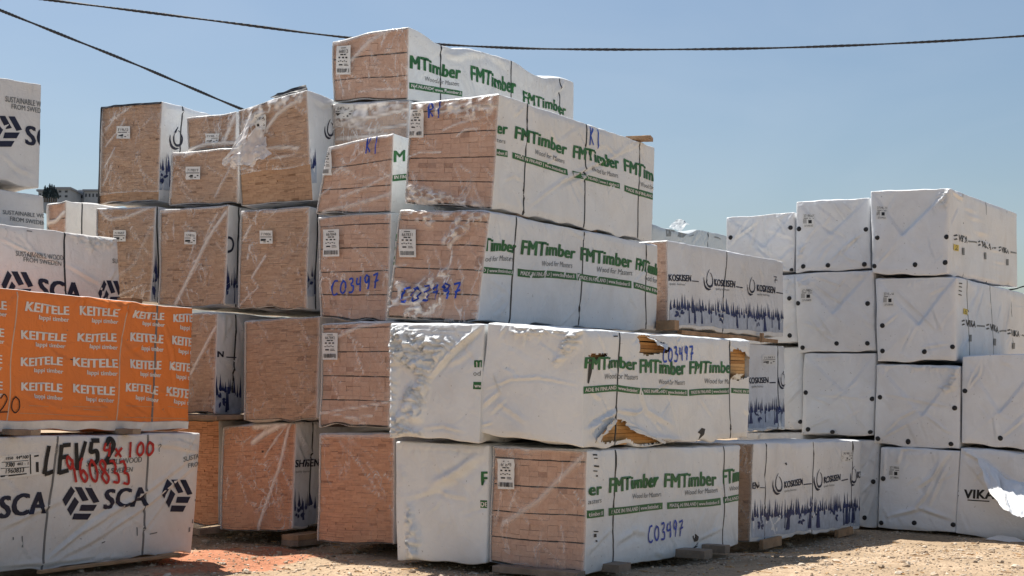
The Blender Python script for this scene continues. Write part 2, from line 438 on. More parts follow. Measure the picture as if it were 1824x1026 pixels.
# ------------------------------------------------------------------ bundle
class Bundle:
    """a strapped, wrapped timber bundle: hexahedron with edges N (near), L (left), R (right)"""
    count = 0
    def __init__(self, label, d, Ne, L, R, phi=32.0, group=None, wrap='wrap_green', end='boards', wood='wood_pink',
                 board=(0.1, 0.05), layers=0, film='film', film_to=0.0, dR=None, r=0.014, n_crease=10, amp=1.0,
                 dense_len=None, dense_end=True, cell=0.024, fold=None, holes=None, seed=None, bulge=0.011, rim=True,
                 top_lump=0.0, wrap_top=None):
        Bundle.count += 1
        self.seed = seed or Bundle.count * 17
        rnd = self.rnd = random.Random(self.seed)
        ph = math.radians(phi)
        e1 = np.array([-math.cos(ph), math.sin(ph)])      # towards L
        e2 = np.array([math.sin(ph), math.cos(ph)])       # towards R
        def solve(p0, e, px, py):
            rr = ray(px, py); k = rr[0] / rr[1]
            w = (k * p0[1] - p0[0]) / (e[0] - k * e[1])
            q = p0 + e * w
            return np.array([q[0], q[1], CAMZ + rr[2] * q[1] / rr[1]])
        if dR is not None:
            Rt, Rb = at(R[0], R[1], dR), at(R[2], R[3], dR)
            Nt = solve(Rt[:2], e2, Ne[0], Ne[1]); Nb = solve(Rb[:2], e2, Ne[2], Ne[3])
        else:
            Nt, Nb = at(Ne[0], Ne[1], d), at(Ne[2], Ne[3], d)
            if isinstance(R, (int, float)):
                o = np.array([e2[0] * R, e2[1] * R, 0]); Rt, Rb = Nt + o, Nb + o
            else:
                Rt = solve(Nt[:2], e2, R[0], R[1]); Rb = solve(Nb[:2], e2, R[2], R[3])
        if isinstance(L, (int, float)):
            o = np.array([e1[0] * L, e1[1] * L, 0]); Lt, Lb = Nt + o, Nb + o
        else:
            Lt = solve(Nt[:2], e1, L[0], L[1]); Lb = solve(Nb[:2], e1, L[2], L[3])
        Ft = Lt + (Rt - Nt); Fb = Lb + (Rb - Nb)
        # corner array [x][y][z]
        self.c = np.array([[[Lb, Lt], [Fb, Ft]], [[Nb, Nt], [Rb, Rt]]])
        self.W = float(np.linalg.norm((Lb - Nb)[:2]) + np.linalg.norm((Lt - Nt)[:2])) / 2
        self.Ln = float(np.linalg.norm((Rb - Nb)[:2]) + np.linalg.norm((Rt - Nt)[:2])) / 2
        self.H = float((Nt - Nb)[2] + (Lt - Lb)[2]) / 2
        self.r = r; self.amp = amp; self.bulge = bulge
        self.wrap_top = wrap_top; self.wrap, self.end, self.wood, self.board, self.layers = wrap, end, wood, board, layers
        self.film, self.film_to = film, film_to
        self.cell = cell; self.rim = rim; self.top_lump = top_lump
        self.dense_len = self.Ln if dense_len is None else dense_len
        self.dense_end = dense_end
        self.creases = {'end': [], 'side': [], 'top': []}
        self.crinkles = {'end': [], 'side': [], 'top': []}
        self.panels = []
        self.holes = {'end': [], 'side': []}
        self.strap_s = []
        self.zo = 0
        base = (Lb + Nb + Rb + Fb) / 4
        self.root = bpy.data.objects.new('timber_bundle', None)
        self.root.empty_display_size = 0.2
        COL.objects.link(self.root)
        self.root.location = base
        tag(self.root, label, 'timber bundle', group)
        self.acc = {}; self.pk = 0
        # random creases of a wrapped sheet
        for face, (A, B) in (('end', (self.W, self.H)), ('side', (self.Ln, self.H))):
            nn = n_crease if face == 'end' else int(n_crease * max(1, A / 1.3))
            for _ in range(nn):
                s = rnd.uniform(0.02, A - 0.02); t = rnd.uniform(0.05, B)
                ln = rnd.uniform(0.15, 0.55); ang = rnd.choice([-1, 1]) * rnd.uniform(0.3, 1.25)
                p1 = (s + ln * math.cos(ang), t + ln * math.sin(ang))
                pm = ((s + p1[0]) / 2 + rnd.uniform(-.03, .03), (t + p1[1]) / 2 + rnd.uniform(-.03, .03))
                self.creases[face].append(([(s, t), pm, p1], rnd.uniform(0.010, 0.028), rnd.choice([-1, 1, 1]) * rnd.uniform(0.005, 0.017)))
            if face == 'end' and end == 'boards' and film:
                for _ in range(9):
                    s = rnd.uniform(0, A); t = rnd.uniform(0.2, B); ln = rnd.uniform(0.12, 0.5); ang = rnd.choice([1, 1, -1]) * rnd.uniform(0.5, 1.4)
                    p1 = (s + ln * math.cos(ang), t - ln * abs(math.sin(ang)))
                    self.creases['end'].append(([(s, t), ((s + p1[0]) / 2 + rnd.uniform(-.03, .03), (t + p1[1]) / 2), p1], rnd.uniform(0.007, 0.013), 0.012, rnd.uniform(0.15, 0.5)))
            for _ in range(int(nn * 0.9)):                     # short pulls below the top edge
                s = rnd.uniform(0.02, A - 0.02); ln = rnd.uniform(0.06, 0.22)
                self.creases[face].append(([(s, B - 0.01), (s + rnd.uniform(-.08, .08), B - ln)], rnd.uniform(0.009, 0.018), rnd.uniform(0.005, 0.013)))
    # --- geometry
    def hexmap(self, q):
        u = q[:, 0:1] / self.W; v = q[:, 1:2] / self.Ln; w = q[:, 2:3] / self.H
        c = self.c
        r = 0
        for i in (0, 1):
            a = u if i else 1 - u
            for j in (0, 1):
                b = v if j else 1 - v
                for k in (0, 1):
                    e = w if k else 1 - w
                    r = r + a * b * e * c[i, j, k]
        return r
    def local(self, face, s, t):
        s = np.asarray(s, float); t = np.asarray(t, float); z = np.zeros_like(s)
        if face == 'end': return np.stack([s, z, t], 1), np.array([0, -1., 0])
        if face == 'side': return np.stack([z + self.W, s, t], 1), np.array([1., 0, 0])
        if face == 'top': return np.stack([s, t, z + self.H], 1), np.array([0, 0, 1.])
        if face == 'left': return np.stack([z, s, t], 1), np.array([-1., 0, 0])
        if face == 'back': return np.stack([s, z + self.Ln, t], 1), np.array([0, 1., 0])
        return np.stack([s, t, z], 1), np.array([0, 0, -1.])
    def dims(self, face):
        return {'end': (self.W, self.H), 'back': (self.W, self.H), 'side': (self.Ln, self.H), 'left': (self.Ln, self.H)}.get(face, (self.W, self.Ln))
    def crinkle_mask(self, face, s, t):
        m = np.zeros_like(s)
        for poly, a, per in self.crinkles.get(face, []):
            m = np.maximum(m, poly_mask(s, t, poly) * min(1.0, a / 0.02))
        return m
    def crease_mask(self, face, s, t, amp_min=0.0):
        m = np.zeros_like(s)
        for cr in self.creases.get(face, []):
            if len(cr) < 4: continue
            pts, w, a, hz = cr
            for i in range(len(pts) - 1):
                d, k = seg_dist(s, t, pts[i], pts[i + 1])
                m = np.maximum(m, hz * np.exp(-(d / (w * 0.8)) ** 2))
        return m
    def disp(self, face, s, t):
        A, B = self.dims(face)
        edge = np.minimum(np.minimum(s, A - s), np.minimum(t, B - t))
        win = smooth(edge / 0.07); win2 = smooth(edge / 0.025)
        p3 = np.stack([s * 1.0, t * 1.0, np.full_like(s, self.seed * 1.37 + len(face))], 1)
        d = win * self.amp * (self.bulge * vnoise(p3 * 1.9, 3) + 0.4 * self.bulge * vnoise(p3 * 5.1, 5)) + win * self.bulge * 0.8
        for cr in self.creases.get(face, []):
            pts, w, a = cr[:3]
            acc = np.zeros_like(s); val = np.zeros_like(s)
            n = len(pts) - 1
            for i in range(n):
                (x0, y0), (x1, y1) = pts[i], pts[i + 1]
                dd, k = seg_dist(s, t, pts[i], pts[i + 1])
                tp = (i + k) / n
                tpr = np.clip(4 * tp * (1 - tp) + 0.15, 0, 1)
                sg = np.sign((x1 - x0) * (t - y0) - (y1 - y0) * (s - x0)) * (1 if x1 >= x0 else -1)
                acc = np.maximum(acc, (0.8 * np.exp(-dd / (w * 0.8)) + 0.2 * np.exp(-(dd / w) ** 2)) * tpr)
                val = np.maximum(val, np.exp(-((sg * dd + 1.7 * w) / w) ** 2) * tpr)
            d = d + win2 * a * (acc - 0.6 * val) * self.amp
        for poly, a, per in self.crinkles.get(face, []):
            mk = poly_mask(s, t, poly)
            ph = t / per + 1.5 * vnoise(p3 * 6, 11) + 0.8 * vnoise(p3 * 14, 12) + 0.25 * s / per
            f = ph - np.floor(ph)
            fold = np.where(f < 0.84, 1 - f / 0.84, (f - 0.84) / 0.16)
            wx = s + 0.10 * vnoise(p3 * 4.3, 16); wy = t + 0.10 * vnoise(p3 * 4.3, 17)
            tri = np.zeros_like(s)
            for q, (an, fr, wt) in enumerate(((0.5, 0.45, 1.0), (2.2, 0.62, 0.8), (1.2, 1.05, 0.5))):
                g = (wx * math.cos(an) + wy * math.sin(an)) / per * fr + 0.37 * q
                g = g - np.floor(g)
                tri = tri + wt * (np.abs(2 * g - 1) - 0.5)
            d = d + win2 * mk * a * (1.75 * fold + 0.55 * tri + 0.3 * vnoise(p3 * 20, 13))
        if face == 'end':
            for (k, dep, sk) in self.panels:
                ax, ay = A * sk, B * (1 - k)
                poly = [(0.0, B * 1.01), (A, B * 1.01), (ax, ay)]
                m = poly_mask(s, t, poly, 0.016)
                d = d + win2 * (m * (-dep * np.clip((B - t) / (B * k), 0, 1) - 0.006) + (1 - m) * dep * 0.35 * np.clip(1 - (ay - t) / B, 0, 1) * np.clip((t - 0.0) / B, 0, 1))
                for q in ((0.0, B * 0.02), (A, B * 0.02)):             # lower folds run to the corners
                    dd, kk = seg_dist(s, t, (ax, ay), q)
                    d = d + win2 * 0.010 * np.exp(-dd / 0.02) * (1 - 0.6 * kk)
        if face == 'side':
            for sp in self.strap_s:
                ss = np.interp(t, [0, B], sp)
                d = d - win * 0.010 * np.exp(-((s - ss) / 0.035) ** 2) * self.amp
        return d
    def rounded(self, q):
        dm = np.array([self.W, self.Ln, self.H])
        c = np.clip(q, self.r, dm - self.r)
        v = q - c
        l = np.linalg.norm(v, axis=1, keepdims=True)
        return np.where(l > 1e-9, c + v / np.maximum(l, 1e-9) * self.r, q)
    def finish(self, q):
        k = q.copy()
        sd = self.seed
        off = np.stack([vnoise(k * 2.3 + sd, 21), vnoise(k * 2.3 + sd, 22), vnoise(k * 2.3 + sd, 23)], 1) * 0.009
        off[:, 2] += vnoise(k * 8.0 + sd, 24) * 0.006 * smooth((k[:, 2] / self.H - 0.8) / 0.2)
        off[:, 2] += vnoise(k * 4.5 + sd, 26) * 0.020 * smooth(1 - k[:, 2] / 0.14)
        if self.top_lump:
            off[:, 2] += self.top_lump * (0.55 + 0.8 * vnoise(np.stack([k[:, 0] * 1.4, k[:, 1] * 1.4, k[:, 0] * 0 + sd], 1), 25)) * smooth((k[:, 2] / self.H - 0.6) / 0.4)
        return self.hexmap(q + off * self.amp)
    def surf(self, face, s, t, off=0.0, d=None):
        s = np.asarray(s, float); t = np.asarray(t, float)
        q, n = self.local(face, s, t)
        q = self.rounded(q)
        dd = (self.disp(face, s, t) if d is None else d) + off
        q = q + n[None, :] * dd[:, None] if hasattr(dd, '__len__') else q + n * dd
        return self.finish(q)
    def loc(self, face, px, py):
        A, B = self.dims(face)
        x = np.array([A / 2, B / 2])
        def f(x):
            q, n = self.local(face, np.array([x[0]]), np.array([x[1]]))
            return np.array(project(self.hexmap(q)[0]))
        for _ in range(8):
            p = f(x); e = np.array([px, py]) - p
            h = 0.01
            J = np.stack([(f(x + np.array([h, 0])) - p) / h, (f(x + np.array([0, h])) - p) / h], 1)
            x = x + np.linalg.solve(J, e)
            x = np.clip(x, [-1.0 * A, -1.0 * B], [2 * A, 2 * B])
        return float(x[0]), float(x[1])
    def locs(self, face, pts):
        return [self.loc(face, *p) for p in pts]
    # --- features given before build()
    def crease(self, face, pts, w=0.02, a=0.012, haze=0.5):
        self.creases[face].append((self.locs(face, pts), w, a * (1.0 if face == 'end' and self.end == 'boards' else 1.7), haze)); return self
    def crinkle(self, face, poly, a=0.02, per=0.085):
        self.crinkles[face].append((self.locs(face, poly), a, per)); return self
    def hole(self, face, poly):
        self.holes[face].append(self.locs(face, poly)); return self
    def strap(self, *pairs):
        for (xt, yt, xb, yb) in pairs:
            self.strap_s.append((self.loc('side', xb, yb)[0], self.loc('side', xt, yt)[0]))
        return self
    def envelope(self, k=0.55, dep=0.05):
        """envelope fold of a wrapped end: the top flap lies in a V"""
        self.panels.append((k * self.rnd.uniform(0.8, 1.15), dep * self.rnd.uniform(0.45, 1.2), 0.5 + self.rnd.uniform(-0.1, 0.1))); return self
    # --- build
    def axis(self, length, dense):
        r = self.r; c = self.cell
        dense = min(dense, length)
        pts = [0, r * 0.35, r * 0.75]
        n = max(2, int((dense - 2 * r) / c))
        pts += list(np.linspace(r, dense - r if dense >= length else dense, n + 1))
        if dense < length:
            k = pts[-1]; st = c
            while k + st * 1.5 < length - r:
                st = min(st * 1.5, 0.4); k += st; pts.append(min(k, length - r))
            if pts[-1] < length - r - 1e-6: pts.append(length - r)
        pts += [length - r * 0.75, length - r * 0.35, length]
        return np.array(sorted(set(np.round(pts, 6))))
    def build(self):
        xs = self.axis(self.W, self.W if self.dense_end else 0.3)
        ys = self.axis(self.Ln, self.dense_len)
        zs = self.axis(self.H, self.H)
        faces = ['side', 'top', 'left', 'back', 'bottom']
        if self.end == 'wrap': faces.append('end')
        V = []; Q = []; Fc = []; MI = []; base = 0
        for face in faces:
            a, b = {'end': (xs, zs), 'back': (xs, zs), 'side': (ys, zs), 'left': (ys, zs), 'top': (xs, ys), 'bottom': (xs, ys)}[face]
            S, T = np.meshgrid(a, b, indexing='ij')
            s, t = S.ravel(), T.ravel()
            q, n = self.local(face, s, t)
            d = self.disp(face, s, t) if face in ('end', 'side', 'top') else np.zeros_like(s)
            V.append(self.surf(face, s, t, 0.0, d)); Q.append(q)
            ia, ib = len(a), len(b)
            I = np.arange(ia * ib).reshape(ia, ib)
            quads = np.stack([I[:-1, :-1], I[1:, :-1], I[1:, 1:], I[:-1, 1:]], -1).reshape(-1, 4)
            if face in self.holes and self.holes[face]:
                cs, ct = s[quads].mean(1), t[quads].mean(1)
                jit = 0.012 * vnoise(np.stack([cs * 40, ct * 40, cs * 0], 1), 31)
                keep = np.ones(len(quads), bool)
                for poly in self.holes[face]:
                    keep &= ~in_poly(cs + jit, ct + jit, poly)
                quads = quads[keep]
            flip = {'end': False, 'side': False, 'top': False, 'left': True, 'back': True, 'bottom': True}[face]
            if flip: quads = quads[:, ::-1]
            Fc.append(quads + base); base += len(s); MI.append(np.full(len(quads), 1 if (face == 'top' and self.wrap_top) else 0))
        V = np.concatenate(V); Q = np.concatenate(Q); Fc = np.concatenate(Fc); MI = np.concatenate(MI)
        key = np.round(Q * 1e5).astype(np.int64)
        _, first, inv = np.unique(key, axis=0, return_index=True, return_inverse=True)
        inv = inv.ravel()
        V = V[first]; Fc = inv[Fc]
        ok = np.array([len(set(f)) == 4 for f in Fc.tolist()])
        mesh_obj('wrap', V, Fc[ok], M[self.wrap], self.root, mats=[M[self.wrap]] + ([M[self.wrap_top]] if self.wrap_top else []), midx=MI[ok])
        if self.end == 'boards':
            self.build_boards()
            if self.film:
                self.build_film(xs, zs)
        if self.holes['side']:
            self.build_side_boards()
        # straps
        for (sb, st_) in self.strap_s:
            tt = np.linspace(0.0, self.H, 40)
            ss = np.interp(tt, [0, self.H], [sb, st_]) + 0.004 * np.sin(tt * 5 + self.seed)
            self.ribbon3('strap', 'side', ss, tt, 0.021, M[getattr(self, 'strap_mat', 'strap')])
        return self
    def ribbon3(self, name, face, ss, tt, w, mat, off=0.004):
        n = len(ss)
        d = np.stack([np.gradient(ss), np.gradient(tt)], 1)
        d /= np.linalg.norm(d, axis=1, keepdims=True) + 1e-9
        nr = np.stack([-d[:, 1], d[:, 0]], 1) * (w / 2)
        rows = []
        for k, o in ((-1.15, -0.004), (-1, off), (1, off), (1.15, -0.004)):
            rows.append(self.surf(face, ss + nr[:, 0] * k, tt + nr[:, 1] * k, o))
        V = np.concatenate(rows)
        Fc = []
        for a in range(3):
            for i in range(n - 1):
                Fc.append((a * n + i, a * n + i + 1, (a + 1) * n + i + 1, (a + 1) * n + i))
        return mesh_obj(name, V, Fc, mat, self.root, shade_smooth=False)
    def build_boards(self):
        rnd = self.rnd
        W, H = self.W, self.H
        bw, bh = self.board
        m = 0.012
        rows = max(4, round((H - 2 * m) / bh))
        cols = max(4, round((W - 2 * m) / bw))
        base_edges = [m + (W - 2 * m) * i / cols for i in range(cols + 1)]
        V = []; Fc = []; tone = []
        lay = self.layers
        z = m; hh = (H - 2 * m) / rows
        for r_ in range(rows):
            sh = rnd.choice([0, 0, 0, 0, 0.5, 0.2, -0.25]) * bw if not lay else 0.0
            if lay:
                if r_ % lay == 0: lsh = rnd.uniform(-0.3, 0.3) * bw
                sh = lsh if rnd.random() > 0.12 else rnd.uniform(-0.3, 0.3) * bw
            ed = [base_edges[0]] + [e + sh + rnd.gauss(0, 0.004) for e in base_edges[1:-1]] + [base_edges[-1]]
            gp = 0.00045
            z0 = m + hh * r_ + gp; z1 = m + hh * (r_ + 1) - gp
            if lay and r_ % lay == 0: z0 += 0.012
            for c_ in range(cols):
                x0, x1 = ed[c_] + gp * 1.5, ed[c_ + 1] - gp * 1.5
                if x1 - x0 < 0.01: continue
                dep = 0.026 + rnd.gauss(0, 0.0016) + (0.010 if rnd.random() < 0.02 else 0)
                dz = rnd.gauss(0, 0.0012)
                a = len(V)
                for (yy, g) in ((dep, 0.0), (dep + 0.05, 0.0)):
                    V += [(x0, yy, z0 + dz), (x1, yy, z0 + dz), (x1, yy, z1 + dz), (x0, yy, z1 + dz)]
                Fc += [(a, a + 1, a + 2, a + 3), (a, a + 4, a + 5, a + 1), (a + 1, a + 5, a + 6, a + 2), (a + 2, a + 6, a + 7, a + 3), (a + 3, a + 7, a + 4, a)]
                t = min(1, max(0, rnd.gauss(0.5, 0.06 if lay else 0.08)))
                if rnd.random() < 0.03: t = 0.1
                tone += [t] * 5
        P = self.finish_plain(np.array(V))
        mesh_obj('board_ends', P, Fc, M[self.wood], self.root, shade_smooth=False, attrs={'tone': ('FACE', tone)})
        q = np.array([(0.004, 0.05, 0.004), (W - 0.004, 0.05, 0.004), (W - 0.004, 0.05, H - 0.004), (0.004, 0.05, H - 0.004)])
        mesh_obj('backing', self.finish_plain(q), [(0, 1, 2, 3)], M['dark_gap'], self.root)
    def finish_plain(self, q):
        return self.finish(q)
    def build_side_boards(self):
        rnd = self.rnd
        V = []; Fc = []; tone = []
        rows = round(self.H / 0.036)
        for i in range(rows):
            z0 = self.H * i / rows + 0.001; z1 = self.H * (i + 1) / rows - 0.002
            dep = self.W - 0.05 + rnd.gauss(0, 0.002)
            y = 0.02
            while y < self.Ln - 0.02:
                y1 = min(self.Ln - 0.02, y + rnd.uniform(1.2, 3.0))
                a = len(V)
                for xx in (dep, dep - 0.06):
                    V += [(xx, y, z0), (xx, y1 - 0.003, z0), (xx, y1 - 0.003, z1), (xx, y, z1)]
                Fc += [(a, a + 1, a + 2, a + 3), (a, a + 4, a + 5, a + 1), (a + 1, a + 5, a + 6, a + 2), (a + 2, a + 6, a + 7, a + 3), (a + 3, a + 7, a + 4, a)]
                tone += [min(1, max(0, rnd.gauss(0.55, 0.2)))] * 5
                y = y1
        mesh_obj('side_boards', self.finish(np.array(V)), Fc, M['wood_gold'], self.root, shade_smooth=False, attrs={'tone': ('FACE', tone)})
    def build_film(self, xs, zs):
        zz = zs[zs >= self.film_to * self.H]
        S, T = np.meshgrid(xs, zz, indexing='ij')
        s, t = S.ravel(), T.ravel()
        if self.film_to:
            low = smooth(1 - (t - zz[0]) / 0.10)
            t = t + low * 0.035 * vnoise(np.stack([s * 3, s * 0, s * 0 + self.seed], 1), 41)
        P = self.surf('end', s, t)
        hz = np.clip(np.maximum(self.crease_mask('end', s, t), self.crinkle_mask('end', s, t) * np.clip(0.22 + 0.9 * (1 - 2.6 * np.abs(vnoise(np.stack([s * 13 + t * 4, t * 15 - s * 3, s * 0 + self.seed], 1), 42))), 0.05, 0.95)), 0, 1)
        e = np.minimum(np.minimum(s, self.W - s), self.H - t)
        hz = np.maximum(hz, 0.45 * np.exp(-(e / 0.018) ** 2))
        if self.film_to: hz = np.maximum(hz, 0.45 * np.exp(-((t - zz[0]) / 0.012) ** 2))
        ia, ib = len(xs), len(zz)
        I = np.arange(ia * ib).reshape(ia, ib)
        quads = np.stack([I[:-1, :-1], I[1:, :-1], I[1:, 1:], I[:-1, 1:]], -1).reshape(-1, 4)
        mesh_obj('clear_film', P, quads, M[self.film], self.root, attrs={'haze': ('POINT', hz)})
    # --- prints
    def put(self, name, face, v2, f, mat, off=0.005, parent=None, one=0):
        """v2 in face metres"""
        self.acc.setdefault((name, mat, parent, one), []).append((face, np.asarray(v2, float), f, off))
    def text(self, name, face, s, p0, p1, cap, mat, bold=0.0, shear=0.0, off=0.005, parent=None, wob=0.0):
        v, f = text_geo(s, 0.0, shear, 0.35, 1.0 + 2.0 * max(0, bold))
        a = np.array(self.loc(face, *p0)); b = np.array(self.loc(face, *p1)); c = np.array(self.loc(face, p0[0], p0[1] - cap))
        h = c[1] - a[1]
        if name != 'label_print': self.pk += 1
        k = 2.6 * bold * h
        shifts = [(0, 0)] if bold < 0.004 else [(-k, -k * 0.3), (k, -k * 0.3), (0, 0), (-k, k * 0.3), (k, k * 0.3)]
        for i, (dx, dy) in enumerate(shifts):
            P = a[None] + v[:, 0:1] * (b - a)[None] * (1 - 2 * k / max(0.01, np.linalg.norm(b - a))) + v[:, 1:2] * np.array([0, h - abs(k) * 0.6])[None] + np.array([k + dx, dy + abs(k) * 0.3])
            if wob:
                q = np.stack([P[:, 0] * 3.1, P[:, 1] * 3.1, P[:, 0] * 0 + self.seed], 1)
                P = P + wob * np.stack([vnoise(q, 51), vnoise(q, 52)], 1)
            self.put(name, face, P, f, mat, off + 0.0004 * i, parent, 0 if name == 'label_print' else self.pk)
    def quad(self, name, face, pts, mat, off=0.004, parent=None, cut=0.07):
        """polygon given by photo pixels"""
        v, f = poly_geo(self.locs(face, pts), cut)
        if name != 'label_print': self.pk += 1
        self.put(name, face, v, f, mat, off, parent, 0 if name == 'label_print' else self.pk)
        return (name, self.pk)
    def write(self, name, face, s, p0, p1, h, w, mat, seed=1, off=0.006, slant=0.0):
        """handwriting from stroke glyphs, p0..p1 baseline in pixels"""
        rnd = random.Random(seed)
        a = np.array(self.loc(face, *p0)); b = np.array(self.loc(face, *p1)); c = np.array(self.loc(face, p0[0], p0[1] - h))
        H = c[1] - a[1]
        n = len(s); k = 0; self.pk += 1
        for i, ch in enumerate(s):
            if ch == ' ': continue
            for st in GL[ch]:
                pts = []
                for (x, y) in st:
                    x += rnd.uniform(-.03, .03); y += rnd.uniform(-.03, .03)
                    u = (i + 0.08 + x * 0.84) / n
                    q = a + u * (b - a) + np.array([slant * y * H, y * H])
                    pts.append(q)
                v, f = ribbon_geo(pts, w, sm=True)
                self.put(name, face, v, f, mat, off + 0.0006 * (k % 7), None, self.pk); k += 1
    def flush(self):
        made = {}
        for (name, mat, parent, one), lst in self.acc.items():
            V = []; Fc = []; b = 0
            for face, v2, f, off in lst:
                A_, B_ = self.dims(face)
                v2 = np.stack([np.clip(v2[:, 0], 0.004, A_ - 0.004), np.clip(v2[:, 1], 0.004, B_ - 0.004)], 1)
                P = self.surf(face, v2[:, 0], v2[:, 1], off)
                V.append(P); Fc += [[i + b for i in q] for q in f]; b += len(v2)
            o = mesh_obj(name, np.concatenate(V), Fc, M[mat], self.root, shade_smooth=True)
            made[(name, one)] = o; made[name] = o
        for (name, mat, parent, one), lst in self.acc.items():
            if parent:
                o = made[(name, one)]; o.parent = made[parent]
                o.matrix_parent_inverse = Matrix.Identity(4)
        self.acc = {}
        return self
    def label(self, face, x0, y0, x1, y1, num, kind='tall', lab=None):
        """paper tag with printed lines and bar code; pixel box; its print is a sub-part"""
        p = self.locs(face, [(x0, y1), (x1, y1), (x1, y0), (x0, y0)])
        P = np.array(p)
        def uv(u, v):
            return (1 - v) * ((1 - u) * P[0] + u * P[1]) + v * ((1 - u) * P[3] + u * P[2])
        n = 6
        g = [(i / n, j / n) for i in range(n + 1) for j in range(n + 1)]
        v2 = np.array([uv(*q) for q in g])
        f = [(i * (n + 1) + j, (i + 1) * (n + 1) + j, (i + 1) * (n + 1) + j + 1, i * (n + 1) + j + 1) for i in range(n) for j in range(n)]
        lo = mesh_obj('paper_label', self.surf(face, v2[:, 0], v2[:, 1], 0.006), f, M['paper'], self.root)
        V = []; Fc = []
        def box(u0, v0, u1, v1):
            b = len(V)
            V.extend([uv(u0, v0), uv(u1, v0), uv(u1, v1), uv(u0, v1)]); Fc.append((b, b + 1, b + 2, b + 3))
        rnd = random.Random(self.seed + 5)
        def txt(s, u0, u1, v0, v1):
            tv, tf = text_geo(s, 0.0, 0.0, 5.0)
            b = len(V)
            V.extend([uv(u0 + x * (u1 - u0), v0 + y * (v1 - v0)) for x, y in tv]); Fc.extend([[i + b for i in q] for q in tf])
        if kind == 'tall':
            box(0.32, 0.91, 0.68, 0.935)
            txt(num, 0.2, 0.82, 0.76, 0.87)
            box(0.3, 0.69, 0.52, 0.73); box(0.56, 0.69, 0.7, 0.73)
            for k in range(3): box(0.18 + 0.24 * k, 0.59, 0.30 + 0.24 * k + 0.03 * (k == 1), 0.64)
            for k in range(5): box(0.15 + 0.13 * k, 0.47 + 0.02 * (k % 2), 0.24 + 0.13 * k, 0.50 + 0.02 * (k % 2))
            box(0.2, 0.34, 0.45, 0.39); box(0.55, 0.33, 0.85, 0.35); box(0.55, 0.38, 0.8, 0.40)
            u = 0.08
            while u < 0.9:
                w = rnd.choice([0.012, 0.02, 0.035]); box(u, 0.07, u + w, 0.22); u += w + rnd.choice([0.012, 0.02, 0.03])
        elif kind == 'wide':
            txt(num, 0.12, 0.88, 0.62, 0.82)
            box(0.05, 0.48, 0.95, 0.53)
            box(0.08, 0.2, 0.5, 0.36); box(0.6, 0.12, 0.72, 0.2); box(0.78, 0.25, 0.9, 0.34); box(0.3, 0.1, 0.5, 0.15)
        elif kind == 'print':
            txt(num, 0.1, 0.95, 0.76, 0.95)
            for k in range(4): box(0.06 + 0.08 * k, 0.3, 0.09 + 0.08 * k, 0.62)
            box(0.5, 0.3, 0.8, 0.55); box(0.1, 0.66, 0.5, 0.70); box(0.6, 0.64, 0.95, 0.68)
            txt(num, 0.15, 0.9, 0.06, 0.2)
        vv = np.array(V)
        pr = mesh_obj('label_print', self.surf(face, vv[:, 0], vv[:, 1], 0.009), Fc, M['ink_black'], lo)
        pr.matrix_parent_inverse = Matrix.Identity(4)
        return lo
    def disc(self, face, px, py, r=0.036):
        s0, t0 = self.loc(face, px, py)
        n = 14
        s0 = min(max(s0, r * 0.9), self.dims(face)[0] - r * 0.9)
        ss = [s0]; tt = [t0]; oo = [0.016]
        for rr, o in ((0.55, 0.015), (0.9, 0.010), (1.0, 0.0)):
            for i in range(n):
                a = 2 * math.pi * i / n
                ss.append(s0 + r * rr * math.cos(a)); tt.append(t0 + r * rr * math.sin(a)); oo.append(o)
        base = self.disp(face, np.array([s0]), np.array([t0]))[0]
        P = self.surf(face, np.array(ss), np.array(tt), 0.0, base + np.array(oo))
        Fc = [(0, 1 + i, 1 + (i + 1) % n) for i in range(n)]
        for k in range(2):
            a, b = 1 + k * n, 1 + (k + 1) * n
            Fc += [(a + i, b + i, b + (i + 1) % n, a + (i + 1) % n) for i in range(n)]
        mesh_obj('fixing_disc', P, Fc, M['disc'], self.root)
    # --- emblems
    def emblem_bars(self, face, x0, y0, x1, y1, mat='ink_navy'):
        """triangle of three pairs of bars"""
        p = np.array(self.locs(face, [(x0, y1), (x1, y1), (x1, y0), (x0, y0)]))
        def uv(x, y):
            u, v = x * 0.5 + 0.5, y * 0.5 + 0.5
            return (1 - v) * ((1 - u) * p[0] + u * p[1]) + v * ((1 - u) * p[3] + u * p[2])
        self.pk += 1
        bars = [[(-0.52, -1.0), (0.42, -1.0), (0.64, -0.64), (-0.40, -0.64)],
                [(-0.10, -0.48), (0.76, -0.48), (0.98, -0.12), (0.02, -0.12)]]
        for k in range(3):
            a = math.radians(120 * k)
            for br in bars:
                pts = [uv((x * math.cos(a) - y * math.sin(a)) * 0.95, (x * math.sin(a) + y * math.cos(a)) * 0.95 + 0.05) for x, y in br]
                v, f = poly_geo(pts, 0.06)
                self.put('emblem', face, v, f, mat, 0.005, None, self.pk)
    def emblem_drop(self, face, x0, y0, x1, y1, mat='ink_navy'):
        """open drop of two sweeping strokes"""
        p = np.array(self.locs(face, [(x0, y1), (x1, y1), (x1, y0), (x0, y0)]))
        def uv(u, v):
            return (1 - v) * ((1 - u) * p[0] + u * p[1]) + v * ((1 - u) * p[3] + u * p[2])
        Hh = abs(p[3][1] - p[0][1]); self.pk += 1
        inner = [(0.62, 0.98), (0.36, 0.70), (0.30, 0.36), (0.52, 0.16), (0.86, 0.22), (0.96, 0.48), (0.84, 0.72), (0.66, 0.82)]
        outer = [(0.02, 0.62), (0.02, 0.36), (0.16, 0.12), (0.42, 0.02), (0.7, 0.04)]
